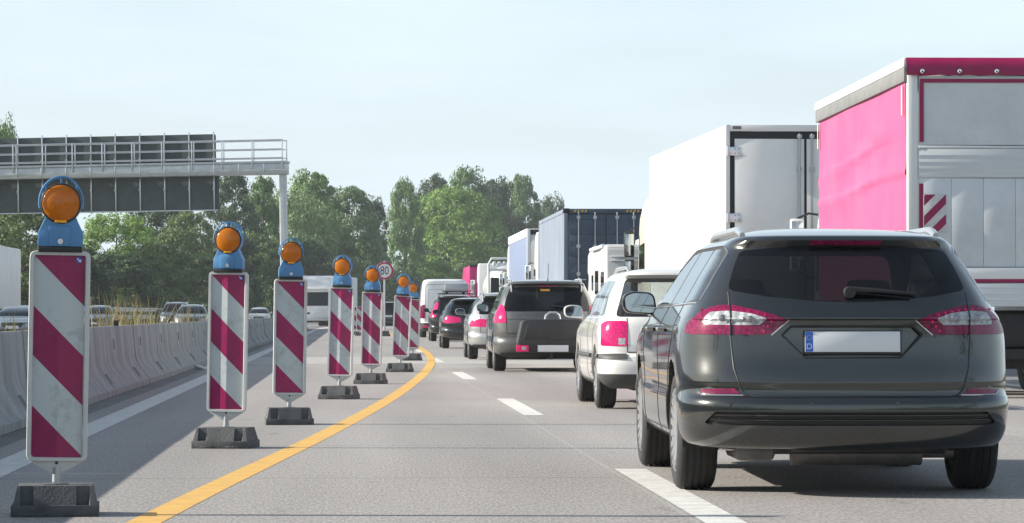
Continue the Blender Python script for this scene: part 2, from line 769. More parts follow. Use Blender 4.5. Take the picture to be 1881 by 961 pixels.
def wheel_meshes(r, w, rim_r, spokes, style):
    key = (r, w, rim_r, spokes, style)
    if key in WHEELS:
        return WHEELS[key]
    h = w / 2
    t = MB()
    prof = [(rim_r, -h * .75), (rim_r + .012, -h * .93), (rim_r + (r - rim_r) * .45, -h * 1.02), (r - .035, -h * .98), (r - .012, -h * .86), (r - .003, -h * .72)]
    for g in (-.42, -.14, .14, .42):
        prof += [(r, h * (g - .06) * 1.2), (r - .008, h * (g - .045) * 1.2), (r - .008, h * (g + .045) * 1.2), (r, h * (g + .06) * 1.2)]
    prof += [(r - .003, h * .72), (r - .012, h * .86), (r - .035, h * .98), (rim_r + (r - rim_r) * .45, h * 1.02), (rim_r + .012, h * .93), (rim_r, h * .75)]
    t.lathe(prof, (0, 0, 0), 'x', 48, closed=True)
    tyre = t.build('tyre', M_rubber, None, angle=30)
    t = MB()
    t.lathe([(rim_r + .002, h * .92), (rim_r - .012, h * .92), (rim_r - .03, h * .6), (rim_r - .04, -h * .5), (rim_r + .002, -h * .9)], (0, 0, 0), 'x', 40, closed=True)
    # spokes on the outer face (+x side)
    for k in range(spokes):
        a = 2 * PI * k / spokes
        for da, ww in (((-.12, .022), (.12, .022)) if style == 'twin' else ((0, .034),)):
            ca, sa = math.cos(a + da), math.sin(a + da)
            p1 = Vector((h * .62, ca * .055, sa * .055))
            p2 = Vector((h * .80, math.cos(a + da * 1.3) * (rim_r - .012), math.sin(a + da * 1.3) * (rim_r - .012)))
            side = (p2 - p1).cross(Vector((1, 0, 0))).normalized() * ww
            th = Vector((.022, 0, 0))
            q = [p1 - side * 1.1, p1 + side * 1.1, p2 + side * .8, p2 - side * .8]
            A = [t.bm.verts.new(v + th) for v in q]
            B = [t.bm.verts.new(v - th) for v in q]
            t.bm.faces.new(A)
            t.bm.faces.new(B[::-1])
            for i in range(4):
                t.bm.faces.new((A[i], A[(i + 1) % 4], B[(i + 1) % 4], B[i]))
    t.cyl((h * .5, 0, 0), (h * .78, 0, 0), .07, 20)
    rim = t.build('rim', M_alu, None, angle=30)
    t = MB()
    t.cyl((-h * .6, 0, 0), (h * .25, 0, 0), rim_r - .045, 28)
    disc = t.build('wheel', M_dark, None, angle=30)
    out = (tyre.data, rim.data, disc.data)
    for o in (tyre, rim, disc):
        bpy.data.objects.remove(o)
    WHEELS[key] = out
    return out


def add_wheel(parent, x, y, r, w, rim_r=None, spokes=10, style='twin', turn=0.0):
    rim_r = rim_r or r * .70
    ty, ri, di = wheel_meshes(r, w, rim_r, spokes, style)
    wo = bpy.data.objects.new('wheel', di)
    COL.objects.link(wo)
    wo.parent = parent
    wo.location = (x, y, r)
    wo.rotation_euler = (random.random() * 2, 0, (0 if x > 0 else PI) + turn)
    for nm, me in (('tyre', ty), ('rim', ri)):
        o = bpy.data.objects.new(nm, me)
        COL.objects.link(o)
        o.parent = wo
    return wo


def generic_rows(L, W, H, belt=.95, rake=.32, nr=3.0, a=.55, low=.2, nose=1.15, ws=.85, bump=.06, tum=.73):
    h = W / 2
    c0 = L - nose
    A = a
    return [
        (low, .84 * h, .20, L - .18, A, nr, .5, 2.6),
        (low + .06, .94 * h, .07, L - .06, A, nr, .55, 2.6),
        (.36, .985 * h, .025, L - .01, A, nr, .6, 2.6),
        (.48, 1.0 * h, .0, L, A, nr, .6, 2.6),
        (.555, .995 * h, .012, L - .01, A, nr, .6, 2.6),
        (.59, .99 * h, bump, L - .03, A, nr, .6, 2.6),
        (.66, .993 * h, bump - .012, L - .06, A, nr, .65, 2.6),
        (belt - .16, 1.0 * h, bump, L - .25, A, nr, .7, 2.6),
        (belt - .06, .975 * h, bump + .02, L - .62, A, nr, .7, 2.8),
        (belt, .955 * h, bump + .05, c0, A, nr, .6, 3.0),
        (belt + .03, .925 * h, bump + .07, c0 - .09, A * .9, nr, .5, 3.0),
        (belt + (H - belt) * .45, .845 * h, bump + .07 + rake * .47, c0 - ws * .5, A * .8, nr, .45, 3.0),
        (H - .13, tum * h, bump + .06 + rake, c0 - ws, A * .7, nr, .4, 3.0),
        (H - .085, (tum - .035) * h, bump + rake - .03, c0 - ws - .12, A * .65, nr, .4, 3.0),
        (H - .05, (tum - .10) * h, bump + rake + .0, c0 - ws - .25, A * .6, nr, .4, 2.8),
        (H - .025, (tum - .24) * h, bump + rake + .2, c0 - ws - .42, A * .5, 2.6, .4, 2.6),
        (H - .008, .28 * h, bump + rake + .55, c0 - ws - .6, .3, 2.4, .3, 2.4),
        (H, .03 * h, bump + rake + .95, c0 - ws - .8, .05, 2.2, .05, 2.2),
    ]


def make_car(name, label, cat, loc, rz, rows, paint, spec, group=None):
    """spec: cuts, wheels, seams and the like; see callers"""
    root = thing(name, label, cat, loc, rz, group)
    fine = spec.get('fine', 1.0)
    base = loft_shell(rows, NR=int(16 * fine), NS=int(24 * fine), NF=int(9 * fine), dz=.03 / fine, taper=spec.get('taper', .03))
    bvh = BVHTree.FromBMesh(base)
    bm = base
    lay = bm.faces.layers.int.new('label')
    labels = {}
    nxt = [1]

    def lid(key):
        if key not in labels:
            labels[key] = nxt[0]
            nxt[0] += 1
        return labels[key]
    # wheel arches
    wr = spec['wheel_r']
    for yw in spec['axles']:
        ar = spec.get('arch_r', wr + .055)
        pts = [(yw - ar, -.1)] + [(yw - ar * math.cos(PI * k / 18), wr + .01 + ar * math.sin(PI * k / 18)) for k in range(19)] + [(yw + ar, -.1)]
        for sd in (1, -1):
            cut(bm, lay, pts, 'side', lid('arch'), sd, lim=.05)
    cuts = spec.get('cuts', [])
    for c in cuts:
        view, poly, key = c['view'], c['poly'], c['key']
        ov = [0] + ([] if c.get('mirror') else [lid(k) for k in c.get('over', ())])
        if view == 'side':
            for sd in (1, -1):
                cut(bm, lay, poly, 'side', lid(key + ('R' if sd > 0 else 'L')), sd, over=ov)
        elif c.get('mirror'):
            cut(bm, lay, poly, view, lid(key + 'R'), over=[0] + [lid(k + 'R') for k in c.get('over', ())], lim=c.get('lim', .12))
            pm = [(-x, y) for x, y in poly][::-1]
            cut(bm, lay, pm, view, lid(key + 'L'), over=[0] + [lid(k + 'L') for k in c.get('over', ())], lim=c.get('lim', .12))
        else:
            cut(bm, lay, poly, view, lid(key), over=ov, lim=c.get('lim', .12))
    # parts
    done = {}
    for c in cuts:
        keys = [c['key'] + s for s in ('L', 'R')] if (c['view'] == 'side' or c.get('mirror')) else [c['key']]
        for k in keys:
            if c.get('push'):
                continue
            t = extract(bm, lay, labels[k])
            if not t.faces:
                t.free()
                continue
            if 'rise' in c:
                skirt(t, c['rise'], c.get('depth', .015))
            par = root
            if c.get('parent'):
                par = done.get(c['parent'] + k[len(c['key']):], done.get(c['parent'], root))
            done[k] = tomesh(t, c['name'], c['mat'], par)
    # body: what is left; recessed panels are pushed in with walls
    for c in cuts:
        if c.get('push'):
            fs = [f for f in bm.faces if f[lay] == labels[c['key']]]
            if fs:
                r = bmesh.ops.extrude_face_region(bm, geom=fs)
                vs = [g for g in r['geom'] if isinstance(g, bmesh.types.BMVert)]
                for v in vs:
                    v.co.y += c['push'] * (1 if c['view'] == 'rear' else -1)
                bmesh.ops.delete(bm, geom=[f for f in fs if f.is_valid], context='FACES')
                for f in bm.faces:
                    if f[lay] == labels[c['key']]:
                        f[lay] = 0
                if c.get('mat'):
                    for g in r['geom']:
                        if isinstance(g, bmesh.types.BMFace) and g.is_valid:
                            g.material_index = 1
    dead = [f for f in bm.faces if f[lay] != 0]
    bmesh.ops.delete(bm, geom=dead, context='FACES')
    # returned edges round the wheel arches
    be = [e for e in bm.edges if e.is_boundary and all(any(abs(math.hypot(v.co.y - yw, v.co.z - wr - .01) - spec.get('arch_r', wr + .055)) < .012 for yw in spec['axles']) and abs(v.co.x) > .45 for v in e.verts)]
    if be:
        r = bmesh.ops.extrude_edge_only(bm, edges=be)
        for g in r['geom']:
            if isinstance(g, bmesh.types.BMVert):
                g.co.x -= math.copysign(.05, g.co.x)
    me = bpy.data.meshes.new('body')
    bm.to_mesh(me)
    bm.free()
    me.materials.append(paint)
    for c in cuts:
        if c.get('push') and c.get('mat'):
            me.materials.append(c['mat'])
            break
    body = finish(me, 'body', paint, root, True, 42)
    # wheels and liners
    hw = spec['half']
    tw = spec.get('tyre_w', .22)
    for yw in spec['axles']:
        for sd in (1, -1):
            ar = spec.get('arch_r', wr + .055)
            ln = MB()
            n = 22
            xi, xo = sd * (hw - tw - .14), sd * (hw - .03)
            A = []
            B = []
            for k in range(n + 1):
                a = -.25 + (PI + .5) * k / n
                y, z = yw + (ar - .004) * math.cos(a), wr + .01 + (ar - .004) * math.sin(a)
                A.append(ln.bm.verts.new((xi, y, z)))
                B.append(ln.bm.verts.new((xo, y, z)))
            for k in range(n):
                ln.bm.faces.new((A[k], A[k + 1], B[k + 1], B[k]))
            ln.bm.faces.new(A)
            ln.build('wheel_arch_liner', M_dark, root, angle=30)
            add_wheel(root, sd * (hw - tw / 2 - spec.get('inset', .012)), yw, wr, tw, spec.get('rim_r'), spec.get('spokes', 10), spec.get('wstyle', 'twin'))
    # dark pan under the floor
    L0, L1 = min(r[2] for r in rows), max(r[3] for r in rows)
    pn = MB()
    pn.box(-hw + tw + .14, hw - tw - .14, L0 + .32, L1 - .3, rows[0][0] - .02, rows[0][0] + .12, .02)
    pn.build('underbody', M_dark, root)
    # seams
    if spec.get('seams'):
        s = MB()
        for view, pts, rr in spec['seams']:
            for sd in ((1, -1) if view == 'side' else (0,)):
                q = project(bvh, pts, view, sd, off=-rr * .35)
                if len(q) > 1:
                    s.tube(q, rr, 6)
        s.each('panel_gap', M_black, body)
    if spec.get('trims'):
        for nm, m, view, pts, rr in spec['trims']:
            for sd in ((1, -1) if view == 'side' else (0,)):
                s = MB()
                q = project(bvh, pts, view, sd, off=rr * .3)
                if len(q) > 1:
                    s.tube(q, rr, 8)
                    s.build(nm, m, root)
                else:
                    s.bm.free()
    # seats
    if spec.get('seats', True):
        sdz = spec.get('seat_drop', .06)
        sx = hw * .42
        ys = spec.get('seat_y', (1.55, 2.45))
        for sd in (-1, 1):
            st = MB()
            st.obox((sd * sx, ys[1], .78 - sdz), (.5, .14, .62), (R(-12), 0, 0), .05)
            st.obox((sd * sx, ys[1] + .25, .47), (.5, .5, .16), (R(5), 0, 0), .05)
            st.obox((sd * sx, ys[1] - .08, 1.17 - sdz), (.27, .10, .19), (R(-8), 0, 0), .04)
            st.build('seat', M_seat, root)
        st = MB()
        st.obox((0, ys[0], .76 - sdz), (hw * 1.5, .14, .56), (R(-14), 0, 0), .05)
        st.obox((0, ys[0] + .25, .47), (hw * 1.5, .5, .16), (R(5), 0, 0), .05)
        for x in (-hw * .45, 0, hw * .45):
            st.obox((x, ys[0] - .08, 1.10 - sdz - (.04 if x == 0 else 0)), (.25, .09, .15), (R(-10), 0, 0), .035)
        st.build('seat', M_seat, root)
        ds = MB()
        yd = spec.get('dash_y', L1 - 1.75)
        ds.box(-hw * .8, hw * .8, yd, yd + .55, .6, .93, .06)
        ds.lathe([(.19, -.012), (.175, -.018), (.175, .018), (.19, .012)], (-sx, yd - .1, .92), 'y', 24, closed=True)
        ds.build('dashboard', M_seat, root)
    # mirrors
    if spec.get('mirror_pos'):
        mx, my, mz = spec['mirror_pos']
        for sd in (-1, 1):
            mm = MB()
            sh = fillet([(-.115, -.075), (.105, -.06), (.115, .05), (.05, .078), (-.09, .07)], .045, 3)
            sh = [(x * sd * -1 * -1, z) for x, z in sh]
            mm.prism([(sd * mx + (x if sd > 0 else x), mz + z) for x, z in sh], 'y', my - .02, my + .085, .012)
            mm.obox((sd * (mx - .14), my + .05, mz - .08), (.10, .05, .05), (0, sd * R(-25), 0), .012)
            mo = mm.build('mirror', spec.get('mirror_mat', paint), root)
            gl = MB()
            gl.prism([(sd * mx + x * .86, mz + z * .84) for x, z in sh], 'y', my - .024, my - .019)
            gl.build('mirror_glass', M_mirror, mo)
    # roof rails
    if spec.get('rails'):
        y0, y1, xr, zr, mr, rr = spec['rails']
        for sd in (-1, 1):
            rl = MB()
            q = []
            n = 16
            for k in range(n + 1):
                t = k / n
                y = y0 + (y1 - y0) * t
                h = bvh.ray_cast(Vector((sd * xr, y, 3)), Vector((0, 0, -1)))
                zz = h[0].z if h[0] is not None else zr
                lift = min(1.0, t * 9, (1 - t) * 9)
                q.append(Vector((sd * xr, y, zz + .004 + spec.get('rail_lift', .036) * lift)))
            rl.tube(q, [rr * (0.7 + .3 * min(1, k * 1.0, (n - k) * 1.0)) for k in range(n + 1)], 10)
            rl.build('roof_rail', mr, root)
    return root, body, bvh


def part_on(bvh, pts, view, name, m, parent, thick=.008, off=.0, side=0):
    """a thin plate lying on the shell, outline drawn in view"""
    P = []
    for p in pts:
        h = surf(bvh, p, view, side)
        if h is None:
            return None
        P.append(h)
    return P
# ------------------------------------------------------------------ ground, carriageways, markings
def strip(name, m, xl, xr, y0, y1, z, step=5.0, kind='structure', label=None, crest=None):
    """a sheet that follows the course of the motorway"""
    mb = MB()
    n = max(1, int((y1 - y0) / step))
    prev = None
    for k in range(n + 1):
        y = y0 + (y1 - y0) * k / n
        f = (lambda q: q(y) if callable(q) else q)
        zz = z(y) if callable(z) else z
        a = mb.bm.verts.new((f(xl) + bend(y), y, zz))
        b = mb.bm.verts.new((f(xr) + bend(y), y, zz))
        if prev:
            mb.bm.faces.new((prev[0], prev[1], b, a))
        prev = (a, b)
    o = mb.build(name, m, smooth=False)
    return tag(o, label, kind=kind)


M_grassland = mat('verge_soil', (0.075, 0.085, 0.03), 0.95, var=0.5, vscale=0.15, bump=0.3, bscale=3)


def concrete_road():
    m = bpy.data.materials.new('concrete_carriageway')
    m.use_nodes = True
    nt = m.node_tree
    b = nt.nodes['Principled BSDF']
    b.inputs['Roughness'].default_value = 0.82
    tc = nt.nodes.new('ShaderNodeTexCoord')
    ob = tc.outputs['Object']
    sp = nt.nodes.new('ShaderNodeSeparateXYZ')
    nt.links.new(ob, sp.inputs[0])
    # broom texture, fine grain, broad tyre-track wear, blotches
    n1 = nt.nodes.new('ShaderNodeTexNoise')
    n1.inputs['Scale'].default_value = 42
    n1.inputs['Detail'].default_value = 5
    n1.inputs['Roughness'].default_value = 0.75
    mp0 = nt.nodes.new('ShaderNodeMapping')
    mp0.inputs['Scale'].default_value = (1.5, 0.22, 1)
    nt.links.new(ob, mp0.inputs['Vector'])
    nt.links.new(mp0.outputs['Vector'], n1.inputs['Vector'])
    n2 = nt.nodes.new('ShaderNodeTexNoise')
    n2.inputs['Scale'].default_value = 1.0
    n2.inputs['Detail'].default_value = 6
    mp = nt.nodes.new('ShaderNodeMapping')
    mp.inputs['Scale'].default_value = (0.9, 0.06, 1)
    nt.links.new(ob, mp.inputs['Vector'])
    nt.links.new(mp.outputs['Vector'], n2.inputs['Vector'])
    r1 = nt.nodes.new('ShaderNodeValToRGB')
    r1.color_ramp.elements[0].position, r1.color_ramp.elements[1].position = 0.36, 0.64
    r1.color_ramp.elements[0].color = (0.194, 0.181, 0.173, 1)
    r1.color_ramp.elements[1].color = (0.402, 0.384, 0.370, 1)
    nt.links.new(n1.outputs['Fac'], r1.inputs['Fac'])
    r2 = nt.nodes.new('ShaderNodeValToRGB')
    r2.color_ramp.elements[0].position, r2.color_ramp.elements[1].position = 0.3, 0.7
    r2.color_ramp.elements[0].color = (0.80, 0.80, 0.80, 1)
    r2.color_ramp.elements[1].color = (1.08, 1.08, 1.08, 1)
    nt.links.new(n2.outputs['Fac'], r2.inputs['Fac'])
    mul = nt.nodes.new('ShaderNodeMix')
    mul.data_type = 'RGBA'
    mul.blend_type = 'MULTIPLY'
    mul.inputs[0].default_value = 1
    nt.links.new(r1.outputs['Color'], mul.inputs[6])
    nt.links.new(r2.outputs['Color'], mul.inputs[7])
    # polished wheel tracks (period of a lane) and dark drips
    tr1 = node_math(nt, 'COSINE', node_math(nt, 'MULTIPLY', node_math(nt, 'SUBTRACT', sp.outputs['X'], 2.7), 2 * PI / 1.87))
    trk = node_math(nt, 'MULTIPLY', node_math(nt, 'ADD', tr1, 1.0), -0.045)
    n4 = nt.nodes.new('ShaderNodeTexNoise')
    n4.inputs['Scale'].default_value = 2.2
    n4.inputs['Detail'].default_value = 3
    mp4 = nt.nodes.new('ShaderNodeMapping')
    mp4.inputs['Scale'].default_value = (1.6, 0.5, 1)
    nt.links.new(ob, mp4.inputs['Vector'])
    nt.links.new(mp4.outputs['Vector'], n4.inputs['Vector'])
    r4 = nt.nodes.new('ShaderNodeValToRGB')
    r4.color_ramp.elements[0].position, r4.color_ramp.elements[1].position = 0.66, 0.76
    r4.color_ramp.elements[0].color = (1, 1, 1, 1)
    r4.color_ramp.elements[1].color = (0.70, 0.69, 0.68, 1)
    nt.links.new(n4.outputs['Fac'], r4.inputs['Fac'])
    tm = nt.nodes.new('ShaderNodeMix')
    tm.data_type = 'RGBA'
    tm.blend_type = 'MULTIPLY'
    tm.inputs[0].default_value = 1
    cmb = nt.nodes.new('ShaderNodeCombineColor')
    tv = node_math(nt, 'ADD', trk, 1.02)
    for q in range(3):
        nt.links.new(tv, cmb.inputs[q])
    nt.links.new(mul.outputs[2], tm.inputs[6])
    nt.links.new(cmb.outputs[0], tm.inputs[7])
    tn = nt.nodes.new('ShaderNodeMix')
    tn.data_type = 'RGBA'
    tn.blend_type = 'MULTIPLY'
    tn.inputs[0].default_value = 1
    nt.links.new(tm.outputs[2], tn.inputs[6])
    nt.links.new(r4.outputs['Color'], tn.inputs[7])
    # transverse joints every 5 m, longitudinal saw cut beside the lane line
    fr = node_math(nt, 'FRACT', node_math(nt, 'MULTIPLY', node_math(nt, 'ADD', sp.outputs['Y'], 4.79), 0.2))
    wob = node_math(nt, 'MULTIPLY', n1.outputs['Fac'], 0.0022)
    j1 = node_math(nt, 'LESS_THAN', node_math(nt, 'SUBTRACT', fr, wob), 0.0042)
    d = node_math(nt, 'ABSOLUTE', node_math(nt, 'SUBTRACT', node_math(nt, 'ABSOLUTE', node_math(nt, 'SUBTRACT', sp.outputs['X'], 3.55)), 1.90))
    j2 = node_math(nt, 'LESS_THAN', d, 0.013)
    mj = nt.nodes.new('ShaderNodeMix')
    mj.data_type = 'RGBA'
    mj.inputs[7].default_value = (0.05, 0.05, 0.052, 1)
    nt.links.new(node_math(nt, 'MULTIPLY', j1, 0.75), mj.inputs[0])
    nt.links.new(tn.outputs[2], mj.inputs[6])
    mk = nt.nodes.new('ShaderNodeMix')
    mk.data_type = 'RGBA'
    mk.inputs[7].default_value = (0.46, 0.45, 0.43, 1)
    nt.links.new(node_math(nt, 'MULTIPLY', j2, 0.22), mk.inputs[0])
    nt.links.new(mj.outputs[2], mk.inputs[6])
    nt.links.new(mk.outputs[2], b.inputs['Base Color'])
    bp = nt.nodes.new('ShaderNodeBump')
    bp.inputs['Strength'].default_value = 0.5
    bp.inputs['Distance'].default_value = 0.006
    nt.links.new(n1.outputs['Fac'], bp.inputs['Height'])
    nt.links.new(bp.outputs['Normal'], b.inputs['Normal'])
    return m


M_road = concrete_road()
M_shoulder = mat('shoulder_concrete', (0.17, 0.165, 0.16), 0.85, var=0.25, vscale=2, bump=0.3, bscale=30, dirt=(0.07, 0.065, 0.06), dirt_amt=0.5, dirt_scale=1.2)
M_patch = mat('repair_concrete', (0.36, 0.35, 0.335), 0.85, var=0.15, vscale=1.2, bump=0.3, bscale=30)
M_line = mat('road_marking_white', (0.62, 0.62, 0.59), 0.7, var=0.12, vscale=14, bump=0.4, bscale=60, dirt=(0.25, 0.24, 0.23), dirt_amt=0.75, dirt_scale=6)
M_yellow = mat('road_marking_yellow', (0.62, 0.37, 0.085), 0.7, var=0.16, vscale=7, bump=0.3, bscale=60, dirt=(0.35, 0.24, 0.12), dirt_amt=0.5, dirt_scale=4)

g = MB()
g.face([(-1500, -100, -0.02), (1500, -100, -0.02), (1500, 3000, -0.02), (-1500, 3000, -0.02)])
tag(g.build('ground', M_grassland, smooth=False), kind='structure')
strip('road', M_road, -2.62, 9.9, -30, 900, 0.0)
strip('hard_shoulder', M_shoulder, 9.9, 12.5, -30, 900, 0.0)
strip('median', M_shoulder, -4.3, -2.62, -30, 900, -0.004)
strip('opposite_road', M_road, -16.6, -4.3, -30, 900, 0.0)
strip('road_patch', M_patch, -2.6, 9.4, 66.0, 76.5, 0.0012)
strip('edge_line', M_line, -2.40, -2.14, -20, 500, 0.0025)
strip('edge_line', M_line, 9.08, 9.34, -20, 500, 0.0025)
strip('edge_line', M_line, -5.0, -4.8, -20, 500, 0.0025)
strip('edge_line', M_line, -16.1, -15.9, -20, 500, 0.0025)
for xs, y_from, y_to in ((1.68, -2.9, 170), (5.42, -2.9, 240), (-8.6, 20, 300), (-12.2, 20, 300)):
    mk = MB()
    k = 0
    y = y_from
    while y < y_to:
        a, b_ = y, y + 6.5
        n = 6
        for q in range(n):
            ya, yb = a + (b_ - a) * q / n, a + (b_ - a) * (q + 1) / n
            mk.face([(xs + bend(ya), ya, .0025), (xs + .20 + bend(ya), ya, .0025), (xs + .20 + bend(yb), yb, .0025), (xs + bend(yb), yb, .0025)])
        y += 17.7
        k += 1
    tag(mk.build('lane_marking', M_line, smooth=False, weld=True), kind='structure')
YEL = [(-1.62, 4), (-1.27, 11.5), (-0.99, 15.9), (-0.88, 17.8), (-0.70, 20.75), (-0.45, 23.9), (-0.29, 26.65), (-0.05, 30.3), (.11, 33), (.50, 40), (.97, 50), (1.33, 59), (1.59, 67), (1.82, 78), (1.93, 90), (1.95, 100), (1.9, 130), (1.85, 190)]


def yel(y):
    for (x0, y0), (x1, y1) in zip(YEL, YEL[1:]):
        if y0 <= y <= y1:
            return x0 + (x1 - x0) * (y - y0) / (y1 - y0)
    return YEL[-1][0]


def yel_s(y):
    return sum(yel(min(189, max(4.1, y + k))) for k in (-3, -1.5, 0, 1.5, 3)) / 5


strip('temporary_lane_line', M_yellow, lambda y: yel_s(y) - .09, lambda y: yel_s(y) + .08, 6, 180, lambda y: .0016 if y < 60 else .0045, step=.5)

# ------------------------------------------------------------------ concrete barrier elements along the median
M_barrier = mat('barrier_concrete', (0.295, 0.307, 0.308), 0.85, var=0.34, vscale=1.0, bump=0.25, bscale=25, stretch=(4, 2.2, 0.45),
                dirt=(0.14, 0.13, 0.125), dirt_amt=0.7, dirt_scale=1.3, detail=9)
SEG = 5.3
prof = [(0.0, 0.0), (0.0, 0.075), (-0.03, 0.095), (-0.155, 0.27), (-0.185, 0.325), (-0.205, 0.40), (-0.245, 0.81), (-0.262, 0.835)]
prof = prof + [(-0.58 - x, z) for x, z in prof[::-1]]
bar = MB()
bar.prism([(x, z) for x, z in prof], 'y', 0.012, SEG - 0.012)
b0 = bar.build('concrete_barrier', M_barrier, smooth=True, angle=30)
M_slot = mat('slot_infill', (0.36, 0.35, 0.33), 0.8)
for yy, zz in ((1.2, .60), (3.9, .20)):
    sl = MB()
    xx = -.22 if zz > .4 else -.092
    sl.obox((xx, yy, zz), (.035, .05, .13 if zz > .4 else .15), (0, R(-5) if zz > .4 else R(-35), 0), .006)
    sl.build('lifting_slot', M_slot, b0)
bar_lab = 'grey sloped concrete barrier element in the long median row beside the white edge line'
tag(b0, bar_lab, 'barrier', 'concrete barrier elements along the median')
yb = 15.7 - 3 * SEG
b0.location = (-2.88, yb, 0)
i = 1
while yb + i * SEG < 208:
    y = yb + i * SEG
    o = dup(b0, (-2.88 + bend(y) + random.Random(i).uniform(-.015, .015), y, 0), -math.atan2(bend(y + SEG) - bend(y), SEG))
    i += 1
t = MB()
t.box(-.035, .035, -.02, .02, 0, .075, .006)
tag(t.build('barrier_reflector', M_black, loc=(-3.16, 44.6, .835)), 'small black reflector block standing on the concrete barrier among the dry grass', 'reflector')
t = MB()
rr = random.Random(3)
for k in range(3):
    t.obox((rr.uniform(-.1, .1), rr.uniform(-.25, .25), .03), (.12, .3, .05), (rr.uniform(-.3, .3), rr.uniform(-.2, .2), rr.uniform(0, 3)), .02)
tag(t.build('litter', mat('paper_scrap', (.6, .62, .62), .7), loc=(-2.62, 60, .0)), 'crumpled pale scrap of litter lying between barrier and white edge line', 'litter')


# ------------------------------------------------------------------ beacons
def stripe_mat():
    m = bpy.data.materials.new('red_white_sheeting')
    m.use_nodes = True
    nt = m.node_tree
    b = nt.nodes['Principled BSDF']
    b.inputs['Roughness'].default_value = 0.32
    tc = nt.nodes.new('ShaderNodeTexCoord')
    sp = nt.nodes.new('ShaderNodeSeparateXYZ')
    nt.links.new(tc.outputs['Object'], sp.inputs[0])
    # object frame: x from panel centre, z from panel foot (1.0 m tall sheeting)
    v = node_math(nt, 'SUBTRACT', 1.0, sp.outputs['Z'])
    u = node_math(nt, 'ADD', sp.outputs['X'], 0.1225)
    q = node_math(nt, 'FRACT', node_math(nt, 'MULTIPLY', node_math(nt, 'ADD', node_math(nt, 'SUBTRACT', v, node_math(nt, 'MULTIPLY', u, 1.0)), 4.95), 1 / 0.495))
    red = node_math(nt, 'GREATER_THAN', q, 0.505)
    n = nt.nodes.new('ShaderNodeTexNoise')
    n.inputs['Scale'].default_value = 9
    n.inputs['Detail'].default_value = 9
    n.inputs['Roughness'].default_value = 0.75
    oi = nt.nodes.new('ShaderNodeObjectInfo')
    va = nt.nodes.new('ShaderNodeVectorMath')
    va.operation = 'ADD'
    nt.links.new(tc.outputs['Object'], va.inputs[0])
    nt.links.new(oi.outputs['Location'], va.inputs[1])
    nt.links.new(va.outputs[0], n.inputs['Vector'])
    rp = nt.nodes.new('ShaderNodeValToRGB')
    rp.color_ramp.elements[0].position, rp.color_ramp.elements[1].position = 0.36, 0.5
    rp.color_ramp.elements[0].color = (0.55, 0.55, 0.55, 1)
    rp.color_ramp.elements[1].color = (1, 1, 1, 1)
    nt.links.new(n.outputs['Fac'], rp.inputs['Fac'])
    mx = nt.nodes.new('ShaderNodeMix')
    mx.data_type = 'RGBA'
    mx.inputs[6].default_value = (0.51, 0.565, 0.575, 1)
    mx.inputs[7].default_value = (0.27, 0.007, 0.085, 1)
    nt.links.new(red, mx.inputs[0])
    fade = nt.nodes.new('ShaderNodeMix')
    fade.data_type = 'RGBA'
    fade.inputs[6].default_value = (0.25, 0.006, 0.072, 1)
    fade.inputs[7].default_value = (0.36, 0.018, 0.115, 1)
    nt.links.new(oi.outputs['Random'], fade.inputs[0])
    nt.links.new(fade.outputs[2], mx.inputs[7])
    ml = nt.nodes.new('ShaderNodeMix')
    ml.data_type = 'RGBA'
    ml.blend_type = 'MULTIPLY'
    ml.inputs[0].default_value = 0.6
    nt.links.new(mx.outputs[2], ml.inputs[6])
    nt.links.new(rp.outputs['Color'], ml.inputs[7])
    nt.links.new(ml.outputs[2], b.inputs['Base Color'])
    return m


M_stripe = stripe_mat()
M_frame = mat('beacon_frame_plastic', (0.60, 0.62, 0.61), 0.45, var=0.06, vscale=5, dirt=(0.3, 0.29, 0.27), dirt_amt=0.5, dirt_scale=5)
M_foot = mat('recycled_rubber_foot', (0.082, 0.087, 0.091), 0.8, var=0.3, vscale=9, bump=0.5, bscale=80, dirt=(0.15, 0.145, 0.14), dirt_amt=0.5, dirt_scale=4)
M_lampblue = mat('lamp_housing_blue', (0.085, 0.245, 0.47), 0.45, var=0.10, vscale=6, dirt=(0.12, 0.2, 0.3), dirt_amt=0.4, dirt_scale=8)
M_amber = lens_mat('amber_lens', (0.92, 0.31, 0.012), cells=190, rough=0.08, trans=0.5)
M_bulb = mat('amber_inner_reflector', (0.9, 0.42, 0.03), 0.25, metal=0.4)
M_bolt = mat('bolt', (0.6, 0.61, 0.62), 0.3, metal=0.8)
M_arrowblue = mat('arrow_blue', (0.03, 0.10, 0.45), 0.4)


def circle(r, n, a0=0, a1=2 * PI, c=(0, 0)):
    return [(c[0] + r * math.cos(a0 + (a1 - a0) * k / n), c[1] + r * math.sin(a0 + (a1 - a0) * k / n)) for k in range(n + (0 if abs(a1 - a0) > 6.28 else 1))]


